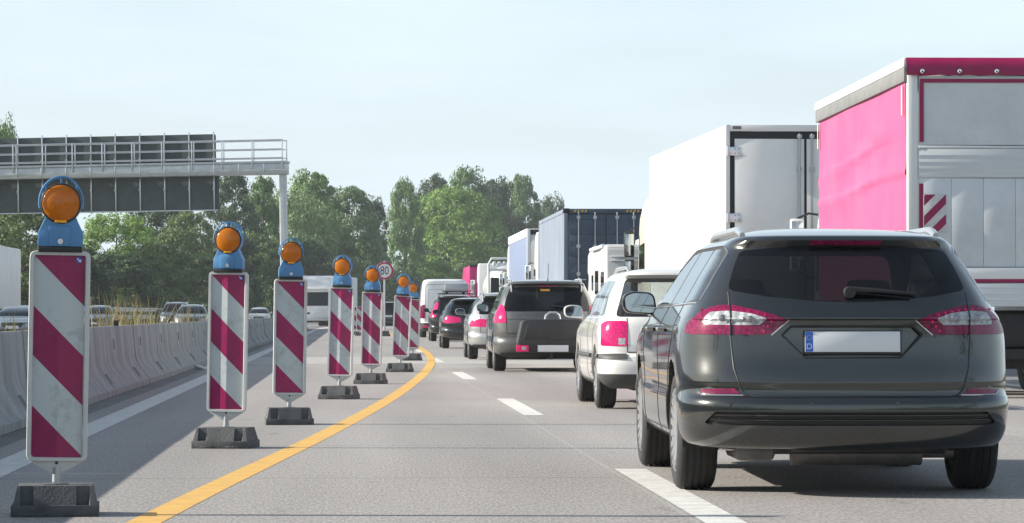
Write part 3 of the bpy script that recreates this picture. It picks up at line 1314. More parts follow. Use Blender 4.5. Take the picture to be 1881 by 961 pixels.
def foot_mesh():
    """rubber base: slab below, sloped block above with pockets at the corners"""
    mb = MB()
    hx, hy = .215, .20
    mb.box(-hx, hx, -hy, hy, 0, .055, .0025)
    xs = [(-.205, 0), (-.170, 0), (-.166, 1), (-.108, 1), (-.104, 0), (.104, 0), (.108, 1), (.166, 1), (.170, 0), (.205, 0)]
    rings = []
    for x, pocket in xs:
        end = abs(x) > .2
        top = .150
        d = .062 if pocket else 0.0
        xx = x * (1.0)
        xt = xx * (.9 if end else 1)
        if pocket:
            pts = [(xx, -.195, .050), (xx, -.154, .056), (xx, -.150, .150), (xx, .150, .150), (xx, .154, .056), (xx, .195, .050)]
        else:
            pts = [(xx, -.195, .050), ((xx + xt) / 2, -.1725, .10), (xt, -.150, .150), (xt, .150, .150), ((xx + xt) / 2, .1725, .10), (xx, .195, .050)]
        rings.append([mb.bm.verts.new(p) for p in pts])
    for A, B in zip(rings, rings[1:]):
        for k in range(5):
            mb.bm.faces.new((A[k], A[k + 1], B[k + 1], B[k]))
    mb.bm.faces.new(rings[0])
    mb.bm.faces.new(rings[-1][::-1])
    mb.box(-.06, .06, -.06, .06, .14, .154, .004)
    for x0, x1 in ((-.15, -.035), (.04, .15)):
        mb.box(x0, x1, -hy - .002, -hy + .02, .004, .02, .002)
    return mb


def make_beacon(name, label, cat, grp, lamp=True):
    root = thing(name, label, cat, (0, 0, 0), 0, grp)
    ft = foot_mesh().build('foot', M_foot, root, angle=28)
    po = MB()
    po.cyl((0, 0, .14), (0, 0, .235), .021, 14)
    po.box(-.02, .02, -.02, .02, .14, .165, .004)
    po.build('post', M_steel, root)
    z0 = .265                       # underside of the panel frame
    br = MB()
    br.prism([(-.125, z0 + .012), (.125, z0 + .012), (.125, z0 - .004), (.025, z0 - .062), (-.025, z0 - .062), (-.125, z0 - .004)], 'y', -.012, .012, .003)
    bk = br.build('bracket', M_frame, root)
    ho = MB()
    ho.cyl((0, -.0135, z0 - .008), (0, -.011, z0 - .008), .008, 10)
    ho.cyl((0, -.0135, z0 - .047), (0, -.011, z0 - .047), .008, 10)
    ho.each('bolt', M_black, bk)
    # frame: rounded rim standing proud of the sheeting
    W, H = .150, 1.045
    outer = fillet([(-W, 0), (W, 0), (W, H), (-W, H)], .035, 4)
    inner = fillet([(-.126, .020), (.126, .020), (.126, H - .022), (-.126, H - .022)], .012, 4)
    fr = MB()
    bm = fr.bm

    def ring(p, y):
        return [bm.verts.new((x, y, z0 + z)) for x, z in p]
    o_mid = [(x * .985, (z - H / 2) * .997 + H / 2) for x, z in outer]
    i_mid = [(x * 1.035, (z - H / 2) * 1.004 + H / 2) for x, z in inner]
    seq = [ring(inner, .006), ring(inner, -.018), ring(i_mid, -.026), ring(o_mid, -.026), ring(outer, -.016), ring(outer, .016), ring(o_mid, .026), ring(i_mid, .026), ring(inner, .018), ]
    n = len(outer)
    for A, B in zip(seq, seq[1:] + seq[:1]):
        for k in range(n):
            bm.faces.new((A[k], A[(k + 1) % n], B[(k + 1) % n], B[k]))
    fr.build('frame', M_frame, root, angle=50)
    # sheeting: two shallow facets meeting in an upright ridge
    pa = MB()
    for y, s in ((-.004, 1), (.004, -1)):
        rdg = y - s * .0175
        for xa, ya, xb, yb_ in ((-.127, y, .004, rdg), (.004, rdg, .127, y)):
            pa.face([(xa, ya, -.004), (xb, yb_, -.004), (xb, yb_, 1.005), (xa, ya, 1.005)])
    p = pa.build('panel', M_stripe, root, smooth=False)
    p.location = (0, 0, z0 + .022)
    st = MB()
    st.cyl((.098, -.0118, .955 + .025), (.098, -.0050, .955 + .025), .0165, 20)
    so = st.build('arrow_sticker', M_arrowblue, p)
    ar = MB()
    c = Vector((.098, -.0125, .98))

    def ap(dx, dz):
        return (c.x + dx, c.y, c.z + dz)
    ar.face([ap(-.011, .0025), ap(-.008, .011), ap(.004, -.001), ap(.001, -.004)])
    ar.face([ap(.011, -.011), ap(.009, .004), ap(-.004, -.009)])
    ar.build('arrow', mat('sticker_white', (.75, .75, .75), .4), so, smooth=False)
    if lamp:
        zt = z0 + H
        gk = MB()
        gk.box(-.108, .108, -.045, .045, zt - .006, zt + .022, .004)
        gk.build('lamp_clamp', M_black, root)
        zc = zt + .236                # lens centre
        Rr = .101
        hs = MB()
        out = [(-.111, zt + .022), (.111, zt + .022), (.111, zt + .092), (.083, zt + .150)]
        out += [(.096 * math.cos(R(-40 - 10 * k)), zc + .096 * math.sin(R(-40 - 10 * k))) for k in range(11)]
        out += [(-.083, zt + .150), (-.111, zt + .092)]
        hs.prism(out, 'y', -.042, .042, .004)
        hs.lathe([(.0935, -.042), (Rr, -.042), (Rr, .042), (.0935, .042)], (0, 0, zc), 'y', 40, closed=True)
        # raised middle field
        hs.prism([(-.058, zt + .024), (.045, zt + .024), (.05, zt + .10), (.056, zt + .122), (-.064, zt + .122), (-.058, zt + .10)], 'y', -.049, .049, .004)
        h = hs.build('lamp_housing', M_lampblue, root, angle=32)
        bo = MB()
        bo.cyl((0, -.058, zt + .047), (0, -.045, zt + .047), .014, 16)
        bo.cyl((0, -.062, zt + .047), (0, -.056, zt + .047), .008, 6)
        bo.build('bolt', M_bolt, h)
        gs = MB()
        gs.lathe([(.097, -.051), (.100, -.046), (.100, -.038), (.088, -.038), (.088, -.051)], (0, 0, zc), 'y', 40, closed=True)
        gs.build('lens_seal', M_black, h)
        for sg in (-1, 1):
            ln = MB()
            pr = [(.093 * math.cos(t), sg * (.046 + .034 * math.sin(t))) for t in [PI / 2 * k / 9 for k in range(9)]] + [(.001, sg * .080)]
            ln.lathe(pr, (0, 0, zc), 'y', 40)
            ln.build('lens', M_amber, h, angle=60)
        bl = MB()
        bl.box(-.03, .03, -.06, -.048, zc - .097, zc - .082, .004)
        bl.build('lens_catch', M_bulb, h)
        gd = MB()
        for y in (-.058, .058):
            q = [(0.108 * math.cos(a), y, zc + (.004 + .129 * math.sin(a) if math.sin(a) > 0 else .004 + .108 * math.sin(a))) for a in [PI * (-.08 + 1.16 * k / 26) for k in range(27)]]
            gd.tube(q, .0046, 8)
        for a in (.24, .5, .76):
            gd.tube([(.1 * math.cos(PI * a), -.04, zc + .1 * math.sin(PI * a)), (.108 * math.cos(PI * a), -.058, zc + .004 + .129 * math.sin(PI * a))], .004, 6)
            gd.tube([(.1 * math.cos(PI * a), .04, zc + .1 * math.sin(PI * a)), (.108 * math.cos(PI * a), .058, zc + .004 + .129 * math.sin(PI * a))], .004, 6)
        gd.build('guard_ring', M_lampblue, h)
    return root


GB = 'red and white warning beacons with amber lamps'
beacons = [
    (-1.475, 16.62, -4, R(-.9), 'largest red and white striped beacon, its blue amber lamp framed by the sign gantry'),
    (-.945, 24.85, 11, R(-.9), 'second largest striped beacon, its left half sunlit, standing just right of the largest'),
    (-.575, 30.05, -4, R(-.7), 'evenly shaded striped beacon whose amber lamp covers the foot of the gantry column'),
    (-.160, 38.95, 10, R(-1.6), 'striped beacon standing in front of the oncoming white truck'),
    (.255, 47.3, 10, R(-1.2), 'striped beacon whose lamp overlaps the round speed limit sign'),
    (.805, 56.9, 9, R(-2.6), 'small striped beacon with its foot close to the bend of the yellow line'),
    (1.26, 70.6, 0, R(-1.0), 'farthest amber lamped striped beacon, half hidden behind another beside the yellow line'),
]
bk0 = make_beacon('warning_beacon', beacons[0][4], 'warning beacon', GB)
for k, (x, y, rz, lean, lab) in enumerate(beacons):
    o = bk0 if k == 0 else dup(bk0, (x, y, 0.009), 0, lab, GB)
    o['label'] = lab
    o.location = (x, y, 0.001)
    # rz turns the beacon towards the sun side; only what stands on the foot leans
    o.rotation_euler = (0, 0, -R(rz))
    for c in o.children:
        if c.name.split('.')[0] not in ('foot',):
            c.rotation_euler = (R(random.Random(k).uniform(-.4, .4)), -lean, 0)
bk1 = make_beacon('traffic_beacon', 'left one of the two far lampless striped beacons by the crossover', 'beacon', 'far striped beacons without lamps', lamp=False)
bk1.location = (at(652.5, 158), 158, 0)
dup(bk1, (at(661, 150), 150, 0), R(2), 'right one of the two far lampless striped beacons by the crossover')

# speed limit sign
sg = thing('speed_sign', 'round red rimmed 80 speed limit sign on a thin grey pole', 'road sign', (at(706.5, 146), 146, 0))
t = MB()
t.cyl((0, 0, .1), (0, 0, 3.3), .038, 12)
t.build('pole', M_steel, sg)
t = MB()
t.box(-.25, .25, -.4, .4, 0, .12, .02)
t.box(-.2, .2, -.3, .3, .12, .24, .02)
t.build('foot', M_foot, sg)
zc = 2.88
t = MB()
t.lathe([(.385, -.062), (.39, -.058), (.39, -.048), (.385, -.044)], (0, 0, zc), 'y', 48)
f = t.build('sign_face', mat('sign_white', (.72, .72, .70), .4, var=.03), sg)
t = MB()
t.lathe([(.385, -.0655), (.305, -.0655), (.305, -.063), (.385, -.063)], (0, 0, zc), 'y', 48, closed=True)
t.build('red_rim', mat('sign_red', (.42, .008, .085), .4), f)
text_obj('80', .47, 'numeral', M_black, f, Matrix.Translation((0, -.066, zc - .01)) @ Matrix.Rotation(PI / 2, 4, 'X') @ Matrix.Scale(.80, 4, (1, 0, 0)) @ Matrix.Scale(1.12, 4, (0, 1, 0)))
# ------------------------------------------------------------------ cars
def paint(name, col, metal=0.5, rough=0.32, dirt=(0.2, 0.19, 0.17), amt=0.12):
    return mat(name, col, rough, metal=metal, coat=1.0, dirt=dirt, dirt_amt=amt, dirt_scale=2.0)


def side_glass(rows, y0, yb, yc, zb, zt, lean=.28, nose_y=None, tail=.16):
    """three side panes between sill zb and top zt: from tail y0, pillars at yb and yc, to screen base nose_y"""
    g = .028
    quarter = fillet([(y0, zb + .02), (y0 + tail, zt - .04), (y0 + tail + .08, zt), (yb - g, zt), (yb - g, zb)], .04, 2)
    rear = fillet([(yb + g, zb), (yb + g, zt), (yc - g, zt + .005), (yc - g, zb)], .025, 2)
    front = fillet([(yc + g, zb), (yc + g, zt + .005), (nose_y - .95, zt - .01), (nose_y - .5, zb + (zt - zb) * .6), (nose_y, zb)], .03, 2)
    return quarter, rear, front


def sym(half):
    """mirror a right-half outline that starts and ends near x = 0"""
    return half + [(-x, z) for x, z in half[::-1] if abs(x) > 1e-6]


def num_plate(parent, x, y, z, tilt=0.0, eu=True, w=.52, h=.112, letters=True, name='number_plate'):
    t = MB()
    t.box(-w / 2 - .008, w / 2 + .008, -.002, .012, -h / 2 - .014, h / 2 + .006, .003)
    hd = t.build('plate_holder', M_black, parent)
    hd.location = (x, y, z)
    hd.rotation_euler = (tilt, 0, 0)
    t = MB()
    t.box(-w / 2, w / 2, -.006, -.002, -h / 2, h / 2, .002)
    p = t.build(name, M_plate, hd)
    if eu:
        t = MB()
        t.box(-w / 2 + .002, -w / 2 + .044, -.0072, -.006, -h / 2 + .002, h / 2 - .002)
        t.build('country_band', M_blue_eu, hd)
        if letters:
            text_obj('D', .045, 'country_letter', M_plate, hd, Matrix.Translation((-w / 2 + .023, -.0085, -.027)) @ Matrix.Rotation(PI / 2, 4, 'X'), .0005)
            t = MB()
            for k in range(12):
                a = 2 * PI * k / 12
                t.cyl((-w / 2 + .023 + .013 * math.cos(a), -.0095, .023 + .013 * math.sin(a)), (-w / 2 + .023 + .013 * math.cos(a), -.007, .023 + .013 * math.sin(a)), .0022, 6)
            t.build('star_circle', mat('star_yellow', (.7, .55, .08), .5), hd)
    return hd


# ---- the dark grey estate in front
A_ = .62
rows_est = [
    (.245, .78, .20, 4.66, A_, 3.0, .6, 2.6),
    (.272, .865, .085, 4.80, A_, 3.0, .6, 2.6),
    (.33, .900, .035, 4.85, A_, 3.0, .6, 2.6),
    (.385, .912, .014, 4.86, A_, 3.0, .6, 2.6),
    (.475, .918, .000, 4.86, A_, 3.0, .6, 2.6),
    (.515, .919, .004, 4.86, A_, 3.0, .6, 2.6),
    (.540, .917, .022, 4.85, A_, 3.0, .6, 2.6),
    (.552, .914, .044, 4.85, A_, 3.0, .6, 2.6),
    (.575, .912, .051, 4.84, A_, 3.0, .6, 2.6),
    (.606, .913, .047, 4.84, A_, 2.9, .6, 2.6),
    (.621, .914, .041, 4.84, A_, 2.9, .6, 2.6),
    (.630, .915, .043, 4.84, A_, 2.9, .6, 2.6),
    (.660, .917, .050, 4.82, A_, 2.9, .6, 2.6),
    (.780, .921, .079, 4.72, A_, 2.8, .6, 2.6),
    (.880, .916, .092, 4.45, A_, 2.8, .7, 2.6),
    (.930, .904, .094, 4.15, A_, 2.8, .7, 2.8),
    (.962, .890, .093, 3.85, A_, 2.8, .6, 3.0),
    (.972, .886, .076, 3.80, A_, 2.8, .6, 3.0),
    (.984, .880, .077, 3.70, A_, 2.8, .6, 3.0),
    (1.005, .868, .096, 3.58, A_, 2.8, .5, 3.0),
    (1.060, .840, .142, 3.50, A_, 2.8, .5, 3.0),
    (1.100, .816, .176, 3.43, .58, 2.8, .5, 3.0),
    (1.220, .748, .285, 3.20, .52, 2.9, .45, 3.0),
    (1.330, .682, .385, 2.98, .48, 3.0, .4, 3.0),
    (1.365, .660, .412, 2.90, .46, 3.0, .4, 3.0),
    (1.382, .645, .400, 2.84, .45, 3.0, .4, 3.0),
    (1.405, .622, .385, 2.76, .44, 3.0, .4, 3.0),
    (1.425, .590, .400, 2.66, .42, 3.0, .4, 2.8),
    (1.450, .530, .560, 2.50, .40, 2.8, .4, 2.6),
    (1.477, .420, .860, 2.30, .35, 2.6, .35, 2.5),
    (1.494, .250, 1.25, 2.10, .25, 2.4, .25, 2.4),
    (1.502, .030, 1.70, 1.90, .05, 2.2, .05, 2.2),
]
P_grey = paint('dark_grey_metallic', (0.058, 0.062, 0.061), metal=.85, rough=.18, amt=.05)
win = sym([(0, 1.379), (.3, 1.372), (.55, 1.352), (.578, 1.335), (.604, 1.28), (.648, 1.16), (.650, 1.138), (.63, 1.124), (.45, 1.092), (.2, 1.068), (0, 1.06)])
lamp_o = fillet([(.355, .967), (.50, 1.012), (.64, 1.044), (.72, 1.043), (.80, 1.012), (.872, .945), (.885, .893), (.86, .886), (.445, .884)], .02, 2)
lamp_i = fillet([(.462, .975), (.56, .999), (.669, 1.012), (.76, 1.004), (.80, .962), (.79, .938), (.50, .936)], .015, 2)
M_gloss = mat('gloss_black', (.012, .012, .013), .12, coat=1.0)
M_glass_q = glass('side_privacy_glass', (0.10, 0.11, 0.11), ior=1.5, dust=.02)
q_, r_, f_ = side_glass(None, .50, 1.10, 1.98, 1.058, 1.362, nose_y=3.36, tail=.13)
est, est_body, est_bvh = make_car(
    'estate_car', 'dark grey estate car, nearest in the queue, with roof rails and tinted rear window', 'car', (2.715, 17.87, 0), -R(1.05), rows_est, P_grey,
    dict(fine=1.35, wheel_r=.338, axles=(.99, 3.84), half=.915, tyre_w=.225, arch_r=.392, spokes=10, rim_r=.238, inset=.010,
         cuts=[
             dict(view='rear', poly=fillet([(-.385, .884), (-.335, .930), (.335, .930), (.385, .884), (.26, .760), (-.26, .760)], .02, 2), key='recess', push=.028),
             dict(view='rear', poly=fillet([(-.800, .404), (-.745, .466), (.745, .466), (.800, .404), (.77, .392), (-.77, .392)], .012, 2), key='strip', name='bumper_strip', mat=M_black, rise=-.018, depth=-.018),
             dict(view='rear', poly=win, key='rearwin', name='rear_window', mat=M_glass_dark),
             dict(view='rear', poly=lamp_o, key='tail', name='tail_light', mat=M_red, mirror=True, rise=.006, lim=.03),
             dict(view='rear', poly=lamp_i, key='rev', name='reversing_light', mat=M_clear, mirror=True, over=('tail',), parent='tail', rise=.007, lim=.03),
             dict(view='rear', poly=fillet([(.612, .563), (.64, .593), (.812, .586), (.805, .562)], .006, 2), key='refl', name='bumper_reflector', mat=M_red, mirror=True, rise=.003),
             dict(view='rear', poly=fillet([(-.20, 1.380), (-.20, 1.403), (.20, 1.403), (.20, 1.380)], .006, 2), key='brake', name='brake_light', mat=M_red, rise=.003, lim=.05),
             dict(view='side', poly=fillet([(.475, 1.062), (.50, 1.16), (.60, 1.345), (.70, 1.382), (2.42, 1.384), (2.96, 1.21), (3.46, 1.036), (2.2, 1.036)], .035, 2), key='wframe', name='window_frame', mat=M_rubber),
             dict(view='side', poly=q_, key='wq', name='side_window', mat=M_glass_q, over=('wframeL', 'wframeR')),
             dict(view='side', poly=r_, key='wr', name='side_window', mat=M_glass_q, over=('wframeL', 'wframeR')),
             dict(view='side', poly=f_, key='wf', name='side_window', mat=M_glass, over=('wframeL', 'wframeR')),
             dict(view='front', poly=fillet([(-.72, 1.02), (.72, 1.02), (.58, 1.36), (-.58, 1.36)], .06, 3), key='ws', name='windscreen', mat=M_glass),
             dict(view='front', poly=fillet([(-.45, .42), (.45, .42), (.52, .70), (-.52, .70)], .05, 3), key='grille', name='grille', mat=M_black),
             dict(view='front', poly=fillet([(.55, .70), (.88, .80), (.84, .68), (.58, .64)], .02, 2), key='hl', name='headlight', mat=M_clear, mirror=True),
         ],
         seams=[
             ('rear', [(-.655, 1.12), (-.658, .882), (-.642, .70), (-.605, .585), (-.575, .556), (-.53, .548), (0, .546), (.53, .548), (.575, .556), (.605, .585), (.642, .70), (.658, .882), (.655, 1.12)], .0055),
             ('rear', [(-.385, .884), (-.335, .930), (.335, .930), (.385, .884)], .007),
             ('rear', [(.385, .884), (.26, .760), (-.26, .760), (-.385, .884)], .006),
             ('side', [(1.02, 1.05), (1.0, .86), (1.36, .62), (1.42, .33)], .0045),
             ('side', [(2.02, 1.05), (2.06, .85), (2.06, .30)], .0045),
             ('side', [(3.18, 1.02), (3.30, .85), (3.28, .33)], .0045),
             ('side', [(1.42, .33), (3.28, .33)], .006),
             ('side', [(1.02, 1.05), (1.98, 1.05)], .006),
         ],
         trims=[
             ('window_trim', M_chrome, 'side', [(.50, 1.058), (1.4, 1.050), (2.4, 1.040), (3.3, 1.032)], .006), ('window_trim', M_chrome, 'side', [(.478, 1.07), (.505, 1.16), (.60, 1.342), (.70, 1.38), (1.4, 1.385), (2.4, 1.386), (2.9, 1.235)], .005),
         ],
         rails=(.66, 2.55, .545, 1.43, M_alu, .024), rail_lift=.022,
         mirror_pos=(.945, 3.22, 1.065), mirror_mat=P_grey, dash_y=2.95, seat_y=(1.45, 2.35)))
M_panel_bulb = mat('bulb_grey', (.30, .31, .33), .2, metal=.5)
# tail-light diodes, chrome edges, plate and wiper
for sd in (-1, 1):
    par = [o for o in est.children if o.name.startswith('tail_light') and (sum(v.co.x for v in o.data.vertices) * sd > 0)]
    par = par[0] if par else est
    t = MB()
    for (x0, z0_, x1, z1_, nn) in ((.475, .992, .80, 1.024, 9), (.44, .955, .48, .905, 3)):
        for k in range(nn):
            f = k / (nn - 1)
            h = surf(est_bvh, (sd * (x0 + (x1 - x0) * f), z0_ + (z1_ - z0_) * f + (.012 * math.sin(f * PI) if z0_ > .95 and x1 > .5 else 0)), 'rear')
            t.cyl(h + Vector((0, -.012, 0)), h + Vector((0, -.004, 0)), .0065, 8)
    t.each('light_diode', M_red_lit, par)
    t = MB()
    t.tube([p + Vector((0, -.013, 0)) for p in project(est_bvh, [(sd * .657, .882), (sd * .656, 1.05)], 'rear')], .0045, 6)
    t.build('lens_gap', M_black, par)
    t = MB()
    for (xx, zz, r_b) in ((.555, .972, .017), (.59, .97, .010), (.70, .975, .020)):
        h = surf(est_bvh, (sd * xx, zz), 'rear')
        t.lathe([(r_b, -.004), (r_b * .6, -.010), (.002, -.012)], h + Vector((0, -.007, 0)), 'y', 14)
    t.each('bulb', M_panel_bulb, par)
    t = MB()
    t.tube([p + Vector((0, -.004, 0)) for p in project(est_bvh, [(sd * .347, .963), (sd * .44, .882)], 'rear')], .0042, 6)
    t.build('chrome_edge', M_chrome, par)
    t = MB()
    t.tube([p + Vector((0, -.003, 0)) for p in project(est_bvh, [(sd * .595, .556), (sd * .81, .556), (sd * .83, .584)], 'rear')], .004, 6)
    t.build('reflector_trim', M_chrome, est)
    for xs, zs in ((.66, .505), (.235, .512)):
        h = surf(est_bvh, (sd * xs, zs), 'rear')
        t = MB()
        t.cyl(h + Vector((0, -.003, 0)), h + Vector((0, .01, 0)), .011, 14)
        t.build('parking_sensor', P_grey, est)
num_plate(est, 0.0, .098, .846, R(-4))
t = MB()
for zz, rr_ in ((.447, .006), (.421, .0045)):
    q = project(est_bvh, [(-.765 if zz < .43 else -.75, zz), (.765 if zz < .43 else .75, zz)], 'rear', off=-.004)
    t.tube(q, rr_, 6)
t.build('bumper_moulding', mat('gloss_black', (.012, .012, .013), .12, coat=1.0), est)
t = MB()
hp = surf(est_bvh, (-.005, 1.115), 'rear')
q = project(est_bvh, [(.0, 1.112), (.12, 1.108), (.33, 1.092)], 'rear', off=.028)
t.tube(q, [.017 - .011 * k / (len(q) - 1) for k in range(len(q))], 8)
t.lathe([(.030, -.04), (.034, -.02), (.034, .03)], hp, 'y', 18)
q = project(est_bvh, [(.03, 1.13), (.36, 1.098)], 'rear', off=.012)
t.tube(q, .006, 6)
t.build('rear_wiper', M_black, est)
t = MB()
t.cyl((-.30, .42, .245), (.42, .42, .245), .085, 20)
t.cyl((.42, .42, .235), (.60, .44, .235), .035, 12)
t.box(-.62, -.40, .3, .9, .19, .30, .03)
t.build('silencer', mat('exhaust_steel', (.16, .155, .15), .5, metal=.6, var=.3, vscale=8), est)
for sd in (-1, 1):
    for yy in (1.62, 2.52):
        t = MB()
        h = surf(est_bvh, (yy, .905), 'side', sd)
        t.tube([h + Vector((sd * .002, -.10, .0)), h + Vector((sd * .034, -.07, .004)), h + Vector((sd * .036, .05, .004)), h + Vector((sd * .004, .09, 0))], .012, 8)
        t.build('door_handle', P_grey, est)
t = MB()
t.tube([(.0, 2.3, 1.495), (.0, 2.12, 1.62)], .003, 5)
# (short whip aerial of the dark estate stands further forward on the roof, out of sight from behind)
t.bm.free()


def glass_cuts(L, nose, zb, zt, hw_b, hw_t, tail_y, yb, yc, tail=.16, gq=None, gr=None, rear=None, rear_mat=None, clear=None):
    c = []
    q, r, f = side_glass(None, tail_y, yb, yc, zb, zt, nose_y=L - nose - .06, tail=tail)
    c += [dict(view='side', poly=q, key='wq', name='side_window', mat=gq or M_glass_dark),
          dict(view='side', poly=r, key='wr', name='side_window', mat=gr or M_glass_dark),
          dict(view='side', poly=f, key='wf', name='side_window', mat=M_glass),
          dict(view='front', poly=fillet([(-hw_b, zb + .01), (hw_b, zb + .01), (hw_t, zt), (-hw_t, zt)], .06, 3), key='ws', name='windscreen', mat=M_glass)]
    if rear:
        c.append(dict(view='rear', poly=fillet(rear, .05, 3), key='rw', name='rear_window', mat=rear_mat or M_glass_dark))
    return c


def front_cuts(hw, zl=.62, gz=(.45, .72), gmat=None):
    return [dict(view='front', poly=fillet([(-hw * .42, gz[0]), (hw * .42, gz[0]), (hw * .5, gz[1]), (-hw * .5, gz[1])], .04, 3), key='grille', name='grille', mat=gmat or M_black),
            dict(view='front', poly=fillet([(hw * .56, zl + .02), (hw * .60, zl + .12), (hw * .90, zl + .16), (hw * .94, zl + .06), (hw * .88, zl)], .02, 2), key='hl', name='headlight', mat=M_clear, mirror=True),
            dict(view='front', poly=fillet([(-hw * .6, .27), (hw * .6, .27), (hw * .55, .38), (-hw * .55, .38)], .03, 2), key='lowgr', name='lower_grille', mat=M_black)]


# ---- white estate
L, W, H = 4.68, 1.745, 1.485
rows = generic_rows(L, W, H, belt=.945, rake=.27, nr=3.6, a=.50, low=.22, nose=1.35, ws=.8, bump=.075, tum=.745)
P_white = paint('white_car_paint', (.76, .755, .73), metal=0, rough=.3, amt=.25)
M_valance = mat('grey_plastic', (.045, .046, .047), .6, var=.2)
wh, wb, wbv = make_car(
    'estate_car', 'older white estate car with black lower bumper and square red tail light', 'car', (3.415, 34.05, 0), 0, rows, P_white,
    dict(fine=1.0, wheel_r=.312, axles=(.93, 3.63), half=.868, tyre_w=.205, arch_r=.358, spokes=7, wstyle='plain',
         cuts=[dict(view='rear', poly=[(-.95, .05), (.95, .05), (.95, .375), (-.95, .375)], key='val', name='bumper_valance', mat=M_valance, lim=.0),
               dict(view='rear', poly=fillet([(-.868, .528), (-.868, .578), (-.59, .578), (-.59, .528)], .008, 2), key='bs', name='bumper_strip', mat=M_valance, rise=.012, lim=.02),
               dict(view='rear', poly=fillet([(.868, .528), (.868, .578), (.59, .578), (.59, .528)][::-1], .008, 2), key='bs2', name='bumper_strip', mat=M_valance, rise=.012, lim=.02),
               dict(view='rear', poly=fillet([(.585, .665), (.585, .905), (.60, .922), (.79, .922), (.838, .89), (.845, .665)], .02, 2), key='tail', name='tail_light', mat=M_red_lit, mirror=True, rise=.006, lim=.03),
               dict(view='rear', poly=[(.605, .68), (.605, .745), (.675, .745), (.675, .68)], key='rev', name='reversing_light', mat=M_clear, mirror=True, over=('tail',), parent='tail', rise=.007)]
         + glass_cuts(L, 1.35, .965, 1.345, .68, .56, .42, 1.02, 1.88, tail=.22, gq=M_glass, gr=M_glass, rear=[(-.70, .965), (-.575, 1.365), (.575, 1.365), (.70, .965)], rear_mat=M_glass)
         + front_cuts(.87),
         seams=[('rear', [(-.585, .95), (-.585, .60), (.585, .60), (.585, .95)], .006), ('side', [(1.9, .96), (1.92, .3)], .005), ('side', [(1.0, .96), (1.28, .6), (1.3, .32)], .005), ('side', [(3.1, .95), (3.12, .32)], .005)],
         trims=[('side_moulding', M_valance, 'side', [(1.35, .555), (3.15, .555)], .024), ('side_moulding', M_valance, 'side', [(.34, .555), (.56, .555)], .022)],
         rails=(.55, 2.5, .54, 1.4, M_alu, .018), mirror_pos=(.945, 3.02, 1.02), mirror_mat=P_white, dash_y=2.78, seat_y=(1.4, 2.3), seat_drop=.16))
num_plate(wh, 0, .055, .74)
t = MB()
t.tube([(.05, .36, 1.44), (.06, .62, 1.80)], .0035, 5)
t.lathe([(.012, 0), (.008, .03)], (.05, .36, 1.425), 'z', 10)
t.build('aerial', M_black, wh)
t = MB()
t.tube([(.02, .30, 1.0), (.3, .31, 1.02), (.42, .31, 1.02)], .008, 6)
t.build('rear_wiper', M_black, wh)

# ---- grey people carrier with tow-bar box
L, W, H = 4.53, 1.84, 1.60
rows = generic_rows(L, W, H, belt=1.03, rake=.30, nr=3.0, a=.55, low=.24, nose=1.0, ws=1.05, bump=.05, tum=.75)
P_mpv = paint('brown_grey_metallic', (.105, .108, .105), metal=.5, rough=.38, amt=.3)
mp, mb_, mbv = make_car(
    'people_carrier', 'brownish grey people carrier with roof rails carrying a black box behind', 'car', (3.34, 56.8, 0), 0, rows, P_mpv,
    dict(fine=.95, wheel_r=.325, axles=(.85, 3.58), half=.915, tyre_w=.215, arch_r=.375, spokes=8,
         cuts=[dict(view='rear', poly=fillet([(.705, .84), (.715, .98), (.735, 1.12), (.785, 1.165), (.83, 1.10), (.885, .98), (.91, .84)], .02, 2), key='tail', name='tail_light', mat=M_red_lit, mirror=True, rise=.008, lim=.02),
               dict(view='rear', poly=[(-.95, .05), (.95, .05), (.80, .33), (-.80, .33)], key='val', name='bumper_valance', mat=M_black, lim=.0)]
         + glass_cuts(L, 1.0, 1.05, 1.46, .72, .58, .40, .98, 1.9, tail=.2, rear=[(-.755, 1.035), (-.70, 1.27), (-.615, 1.455), (.615, 1.455), (.70, 1.27), (.755, 1.035)])
         + front_cuts(.92),
         seams=[('rear', [(-.70, 1.03), (-.70, .66), (.70, .66), (.70, 1.03)], .007), ('rear', [(-.70, .90), (.70, .90)], .005), ('side', [(1.9, 1.04), (1.93, .32)], .006), ('side', [(1.0, 1.0), (1.25, .6), (1.28, .34)], .006), ('side', [(3.0, 1.04), (3.05, .34)], .006)],
         rails=(.42, 2.9, .60, 1.5, M_alu, .021), mirror_pos=(.99, 3.12, 1.10), mirror_mat=M_black, dash_y=2.9, seat_y=(1.35, 2.3)))
t = MB()
t.lathe([(.013, 0), (.008, .03)], (.03, .55, 1.575), 'z', 10)
t.tube([(.03, .55, 1.59), (.035, .40, 1.86)], .0045, 5)
t.build('aerial', M_black, mp)
t = MB()
t.tube([p for p in project(mbv, [(.05, 1.12), (.40, 1.09)], 'rear', off=.02)], .013, 6)
t.build('rear_wiper', M_black, mp)
t = MB()
t.box(-.11, .05, .335, .345, 1.385, 1.42, .004)
t.build('toll_sticker', mat('sticker_orange', (.75, .38, .05), .5), mp)
t = MB()
t.box(-.17, .17, .245, .262, 1.462, 1.482, .004)
t.build('brake_light', M_red, mp)
bx = thing('cargo_carrier', 'black lidded luggage box on the tow bar behind the grey people carrier', 'cargo box', (3.375, 55.95, 0))
t = MB()
o_ = fillet([(-.60, .52), (-.525, .875), (-.40, .905), (.40, .905), (.525, .875), (.60, .52), (.58, .43), (-.58, .43)], .05, 3)
t.prism(o_, 'y', -.02, .66, .03)
b_ = t.build('box', mat('box_black', (.03, .031, .033), .42, var=.15, vscale=4, dirt=(.12, .115, .11), dirt_amt=.4), bx)
t = MB()
o_ = fillet([(-.50, .56), (-.44, .82), (-.36, .845), (.36, .845), (.44, .82), (.50, .56)], .05, 3)
